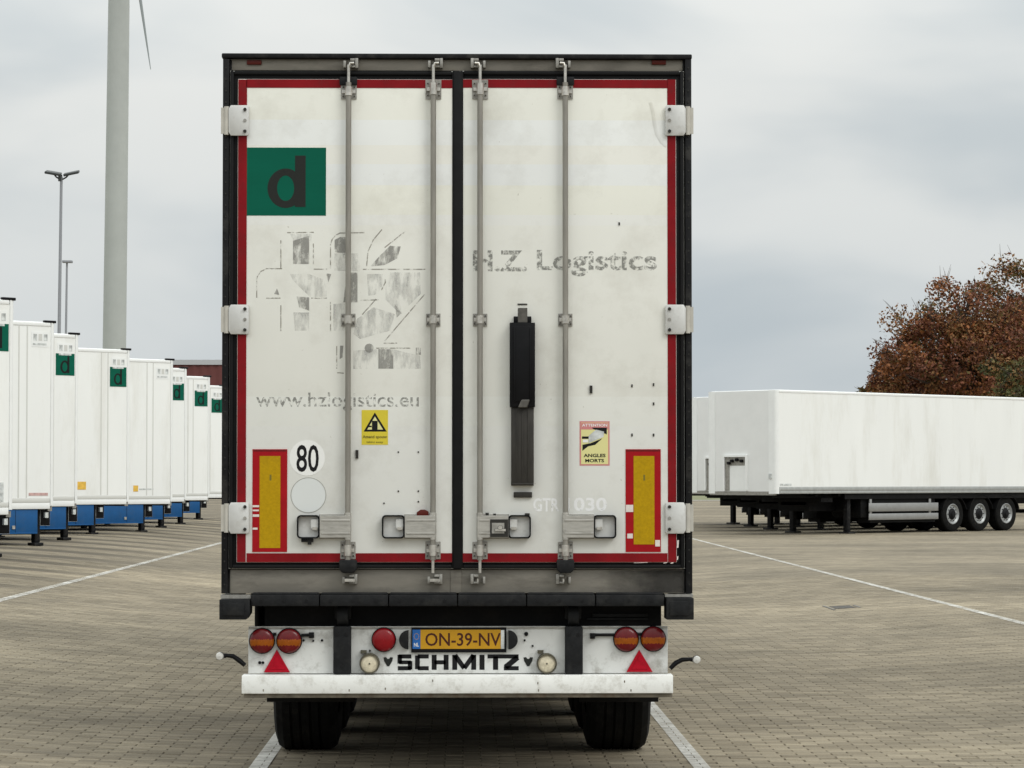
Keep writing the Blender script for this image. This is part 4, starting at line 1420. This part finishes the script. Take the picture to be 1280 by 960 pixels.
def right_proto():
    t = thing('parked_trailer', 'x', 'trailer', group=RG)
    W, H, zb, L = 2.55, 4.0, 1.14, 13.5
    shell(t, zb, H, W, L, [], True)
    w = W / 2
    # connection recess in the front wall
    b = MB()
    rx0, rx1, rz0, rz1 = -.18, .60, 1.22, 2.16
    b.box(rx0 - .05, rx0, L + .001, L + .07, rz0, rz1 + .05, 0); b.box(rx1 - .16, rx1 - .001, L + .0125, L + .02, rz0, rz1, 1); b.box(rx1, rx1 + .05, L + .001, L + .07, rz0, rz1 + .05, 0)  # dull strip by one jamb: the recess's shaded wall put in as colour
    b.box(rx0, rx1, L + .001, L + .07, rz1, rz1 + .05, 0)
    b.box(rx0, rx1, L + .001, L + .012, 1.92, rz1, 1)  # connector plate, its grey darkened for the recess's shade
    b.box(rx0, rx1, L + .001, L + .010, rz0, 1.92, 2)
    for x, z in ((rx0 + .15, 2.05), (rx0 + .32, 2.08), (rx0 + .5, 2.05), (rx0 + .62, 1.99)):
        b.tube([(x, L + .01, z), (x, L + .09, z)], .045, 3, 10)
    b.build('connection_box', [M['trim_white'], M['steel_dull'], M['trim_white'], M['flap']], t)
    b = MB(); b.box(1.06, 1.19, L + .001, L + .006, 1.36, 1.58); b.build('label_plate', M['amber_label'], t)
    b = MB(); b.box(-w - .004, -w - .0005, L - .62, L - .14, 1.36, 1.42); b.build('label_plate', M['plate_grey'], t, smooth=False)
    b = MB(); b.box(-w + .16, -w + .27, L + .001, L + .03, 1.55, 1.70); b.build('vent', M['plate_grey'], t, bevel=.006)
    b = MB()
    for s in (-1, 1): b.box(s * .52 - .06, s * .52 + .06, .3, L - 2.2, .80, 1.17)
    b.box(-.9, .9, L - 3.4, L - .25, 1.02, 1.17)
    b.box(-1.1, 1.1, L - 2.6, L - 2.1, .90, 1.02)
    b.box(-.58, .58, L - 4.6, L - 2.2, .64, .81)
    for s in (-1, 1): b.box(s * 1.16, s * 1.22, 1.2, L - 3.0, .98, 1.16)
    for i in range(12): b.box(-1.15, 1.15, .6 + i, .7 + i, 1.06, 1.17)
    b.build('chassis', M['black'], t)
    yl = L - 3.35
    for s in (-1, 1):
        b = MB(); b.box(-.075, .075, -.075, .075, .05, 1.12); b.box(-.19, .19, -.15, .15, 0, .05)
        b.build('landing_leg', M['black_frame'], t, (s * 1.0, yl, 0), bevel=.012)
    b = MB(); b.box(-.92, .92, -.05, .05, .62, .70); b.box(-.9, .9, -.03, .03, .70, 1.05); b.build('leg_brace', M['black'], t, (0, yl, 0))
    # tanks and boxes between the legs and the guard
    b = MB()
    b.box(-1.1, -.65, yl - 1.3, yl - .5, .45, 1.05); b.box(.6, 1.1, yl - 2.2, yl - .6, .42, 1.05)
    b.tube([(-.3, yl - 1.8, .62), (-.3, yl - .4, .62)], .2, 0, 16)
    b.build('equipment_box', M['black'], t, bevel=.01)
    for s in (-1, 1):
        g = MB()
        ya, yb = L - 7.25, L - 4.05
        xo = s * 1.24
        g.box(xo, xo - s * .03, ya, yb, .62, .86, 0); g.box(xo, xo - s * .03, ya, yb, .38, .56, 0)
        for y in (ya + .35, yb - .12): g.box(xo - s * .031, xo - s * .07, y - .05, y + .05, .41, 1.12, 1)
        g.build('side_guard', [M['silver'], M['silver']], t, bevel=.008)
        g = MB(); g.box(s * 1.15, s * .70, L - 7.2, L - 4.2, .30, .98, 0); g.build('pallet_cage', M['black'], t)
    ax = [L - 8.05, L - 9.36, L - 10.67]
    wheels(t, ax)
    for y in ax:
        for s in (-1, 1): mudguard_mb(s, 14, 166, .58, .78, 1.22, .93).build('mudguard', M['black'], t, (0, y, .52))
    b = MB()
    for y in ax: b.tube([(-.8, y, .52), (.8, y, .52)], .065, 0, 12)
    b.box(-1.0, 1.0, .1, .2, .5, .62)
    b.build('axle', M['black'], t)
    return t


base_r = right_proto()
RIGHT = [(0, 'long white trailer on the right showing its whole side, wheels and silver guard bars'),
         (1, 'white trailer directly behind the long one on the right, only its front strip visible'),
         (2, 'white trailer third in the right row, only its dark landing legs showing under the others'),
         (3, 'white trailer at the far end of the right row, hidden but for its legs')]
for i, lab in RIGHT:
    t = base_r if i == 0 else copy_tree(base_r)
    a = R(133)
    dY = F_PX / 45.5 + 5.6 * i
    c = Vector((8.62 - .05 * i, dY, .12))
    t.rotation_euler = (0, 0, a)
    t.location = c - Matrix.Rotation(a, 3, 'Z') @ Vector((-2.55 / 2, 13.5, 0))
    t['label'] = lab

# ------------------------------------------------------------------ wind turbine
TD = 514.0
tx = (142.0 - 579) / (F_PX / TD)
t = thing('wind_turbine', 'tall pale grey wind turbine tower with one blade hanging down, behind the left trailers', 'wind turbine', (tx, TD, 0))
t.rotation_euler = (0, .0085, 0)
b = MB(); b.lathe([(2.15, .3), (2.08, 24), (1.90, 86), (1.55, 112)], (0, 0, 0), 'z', 0, 48)
tw = b.build('tower', M['turbine'], t)
b = MB()
for z in (30.5, 58.0, 84.5):
    r_ = 2.15 - .0053 * z * .86
    b.lathe([(r_ * .985, z - .09), (r_ * 1.005, z - .06), (r_ * 1.005, z + .06), (r_ * .985, z + .09)], (0, 0, 0), 'z', 0, 48)
b.build('flange', M['turbine'], tw)
b = MB(); b.box(-1.9, 1.9, -3.5, 6.5, 112, 116); b.build('nacelle', M['turbine'], t, bevel=.6)
b = MB(); b.lathe([(.01, -6.2), (1.0, -5.8), (1.6, -5.0), (1.7, -3.6)], (0, 0, 114), 'y', 0, 24); hub = b.build('hub', M['turbine'], t)
for kk in range(3):
    b = MB(); n = 14
    vs, fs = [], []
    for i in range(n + 1):
        u = i / n; rad = 1.2 + u * 39.0
        ch = 1.2 if u < .05 else (2.6 * (1 - u) ** .85 + .30)
        ch *= .42
        th = .16 + .6 * (1 - u)
        for q in range(8):
            a = 2 * math.pi * q / 8
            vs.append((math.cos(a) * ch / 2, -4.6 + math.sin(a) * th / 2 - .9 * u, -rad))
    for i in range(n):
        for q in range(8):
            w = (q + 1) % 8; fs.append((i * 8 + q, i * 8 + w, (i + 1) * 8 + w, (i + 1) * 8 + q))
    fs.append(tuple(n * 8 + q for q in range(8)))
    b.add(vs, fs)
    o = b.build('blade', M['blade'], t, (0, 0, 114))
    o.rotation_euler = (0, -R(9.2) + kk * 2 * math.pi / 3, 0)

# ------------------------------------------------------------------ yard lamps
def lamp_post(px, top, s_, label, twin):
    dist = F_PX / s_
    h = (600 - top) / s_ + 1.64
    t = thing('yard_lamp', label, 'lamp post', ((px - 579) / s_ - h * .009, dist, .43), 0, 'yard lamps behind the left trailers')
    t.rotation_euler = (0, .009, 0)
    h -= .43
    b = MB(); b.lathe([(.11, 0), (.11, h * .52), (.075, h * .521), (.06, h - .1)], (0, 0, 0), 'z', 0, 16); b.build('pole', M['pole'], t)
    if twin:
        b = MB()
        for s in (-1, 1): b.tube([(0, 0, h - .25), (s * .22, 0, h - .12), (s * .30, 0, h - .02)], .035, 0, 8)
        b.tube([(-.05, 0, h - .3), (-.05, 0, h - .02)], .09, 0, 8)
        b.build('bracket', M['lamp_dark'], t)
        for s, tl in ((-1, .16), (1, -.22)):
            b = MB(); b.box(-.34, .34, -.28, .28, -.05, .06)
            o = b.build('lamp_head', M['lamp_dark'], t, (s * .40 + .04, 0, h + .05), bevel=.03)
            o.rotation_euler = (R(12), tl, 0)
    else:
        b = MB(); b.box(-.30, .30, -.22, .22, -.09, .06); b.build('lamp_head', M['pole'], t, (.03, 0, h), bevel=.02)


lamp_post(76.5, 218, 28.6, 'tall yard lamp post with two dark spread lamp heads, left of the turbine', True)
lamp_post(84, 327, 20.6, 'smaller farther yard lamp post with one flat head, beside the twin lamp post', False)

# ------------------------------------------------------------------ maroon building behind the left row
BD = 200.0
bs = F_PX / BD
bx0, bx1 = (166 - 579) / bs, (640 - 579) / bs
bh = (600 - 450) / bs + 1.64
t = thing('warehouse', 'maroon corrugated warehouse behind the far left trailers', 'building', ((bx0 + bx1) / 2, BD, 0))
w2 = (bx1 - bx0) / 2
b = MB()
vs, fs = [], []
n = int((bx1 - bx0) / .15)
for i in range(n + 1):
    x = -w2 + i * .15
    y = 0 if (i // 2) % 2 else -.06
    vs += [(x, y, 0), (x, y, bh - .35)]
fs = [(2 * i, 2 * i + 2, 2 * i + 3, 2 * i + 1) for i in range(n)]
b.add(vs, fs)
b.box(-w2, w2, .05, 20, 0, bh - .4)
b.build('wall', M['maroon'], t)
b = MB(); b.box(-w2 - .1, w2 + .1, -.15, 20.1, bh - .345, bh); b.build('roof_edge', M['fascia'], t)

# ------------------------------------------------------------------ autumn trees
def tree(px, top_py, D_, rx, rz, cz_py, mats, label, seed, n_leaf=9000, wts=None):
    r_ = np.random.default_rng(seed)
    s_ = F_PX / D_
    x = (px - 579) / s_
    H = (600 - top_py) / s_ + 1.64
    cz = (600 - cz_py) / s_ + 1.64
    t = thing('tree', label, 'tree', (x, D_, .0), 0, 'autumn trees behind the right trailers')
    b = MB()
    b.tube([(0, 0, -.1), (.05, .02, cz * .35), (-.06, .05, cz * .8), (0, 0, H * .9)], [.26, .20, .13, .03], 0, 10)
    b.build('trunk', M['bark'], t)
    # limbs and the clumps they carry
    b = MB()
    clumps = []
    for i in range(120):
        u = r_.normal(size=3); u /= np.linalg.norm(u)
        k_ = r_.uniform(.30, .97)
        c = np.array([u[0] * rx * k_, u[1] * rx * .85 * k_, cz + u[2] * rz * k_])
        if c[2] < 1.6: c[2] = 1.6 + r_.uniform(0, .8)
        clumps.append((c, r_.uniform(.15, .27) * rx))
        z0 = min(max(.25 * cz, c[2] - r_.uniform(.8, 2.2)), H * .85)
        mid = np.array([c[0] * .45, c[1] * .45, (z0 + c[2]) / 2 + .3])
        b.tube([(0, 0, z0), tuple(mid), tuple(c)], [.07, .045, .015], 0, 6)
        for q in range(9):
            d = r_.normal(size=3); d /= np.linalg.norm(d); d = d * .6 + u * .7 + np.array([0, 0, .25])
            e_ = c + d * r_.uniform(.35, 1.0) * rx * .26
            b.tube([tuple(c), tuple((c + e_) / 2 + r_.normal(0, .06, 3)), tuple(e_)], [.018, .012, .005], 0, 4, False)
    b.build('branch', M['bark'], t)
    # leaves: small quads in and around the clumps, thinner towards the outline
    V, mi = [], []
    per = n_leaf // len(clumps)
    for c, rad in clumps:
        tone = r_.choice(len(mats), p=wts)
        p = r_.normal(size=(per, 3)); p /= np.linalg.norm(p, axis=1)[:, None]
        p *= (rad * r_.uniform(0.15, 1.22, per) ** .7)[:, None]
        p[:, 2] *= .72
        p += c
        a = r_.normal(size=(per, 3)); a /= np.linalg.norm(a, axis=1)[:, None]
        q = np.cross(a, r_.normal(size=(per, 3))); q /= np.linalg.norm(q, axis=1)[:, None]
        ln = r_.uniform(.045, .115, per)[:, None]; wd = ln * r_.uniform(.4, .7, per)[:, None]
        V.append(np.stack([p - a * ln, p + q * wd, p + a * ln, p - q * wd], 1))
        other = r_.choice(len(mats), per, p=wts)
        mi.append(np.where(r_.random(per) < .62, tone, other))
    V = np.concatenate(V).reshape(-1, 3); mi = np.concatenate(mi)
    me = bpy.data.meshes.new('foliage')
    me.from_pydata(V.tolist(), [], np.arange(len(V)).reshape(-1, 4).tolist())
    for m_ in mats: me.materials.append(M[m_])
    me.polygons.foreach_set('material_index', mi.astype(np.int32))
    o = bpy.data.objects.new('foliage', me); col.objects.link(o); o.parent = t


RED = ['leaf_rust', 'leaf_maroon', 'leaf_brown', 'leaf_olive']
tree(1205, 352, 130, 4.3, 3.9, 462, RED, 'rust red autumn tree with thin bare twigs, left one above the long white trailer', 3, 52000, [.38, .24, .26, .12])
tree(1318, 296, 138, 4.6, 4.6, 425, RED, 'taller rust brown autumn tree farthest right', 5, 48000, [.32, .20, .28, .20])
tree(1296, 425, 120, 2.6, 2.6, 500, ['leaf_green', 'leaf_dark', 'leaf_olive', 'leaf_brown'], 'dark green bushy tree low at the right edge, in front of the rust ones', 8, 26000, [.30, .15, .35, .20])
tree(1128, 430, 134, 2.1, 2.3, 492, RED, 'small reddish tree at the left end of the tree group, just over the trailer roof', 11, 20000, [.36, .36, .22, .06])


# ------------------------------------------------------------------ drain in the yard
dx_, dy_ = 4.72, 35.8
t = thing('drain_grate', 'dark narrow drain grate in the paving right of the big trailer', 'drain grate', (dx_, dy_, float(gh(dx_, dy_))))
t.rotation_euler = (0, -math.atan(float(gh(dx_ + .1, 0) - gh(dx_ - .1, 0)) / .2), 0)
b = MB()
for q in ((-.19, -.16, -.55, .55), (.16, .19, -.30, .30)): b.box(q[0], q[1], q[2], q[3], -.02, .006)
for q in ((-.129, .129, -.3, -.27), (-.129, .129, .27, .3)): b.box(q[0], q[1], q[2], q[3], -.02, .006)
b.build('frame', M['clasp'], t)
for i in range(8):
    b = MB(); b.box(-.128, .128, -.26 + i * .067, -.225 + i * .067, -.02, .004)
    b.build('grate_bar', M['clasp'], t)
b = MB(); b.box(-.128, .128, -.269, .269, -.0035, .0005); b.build('pit', M['lip'], t)
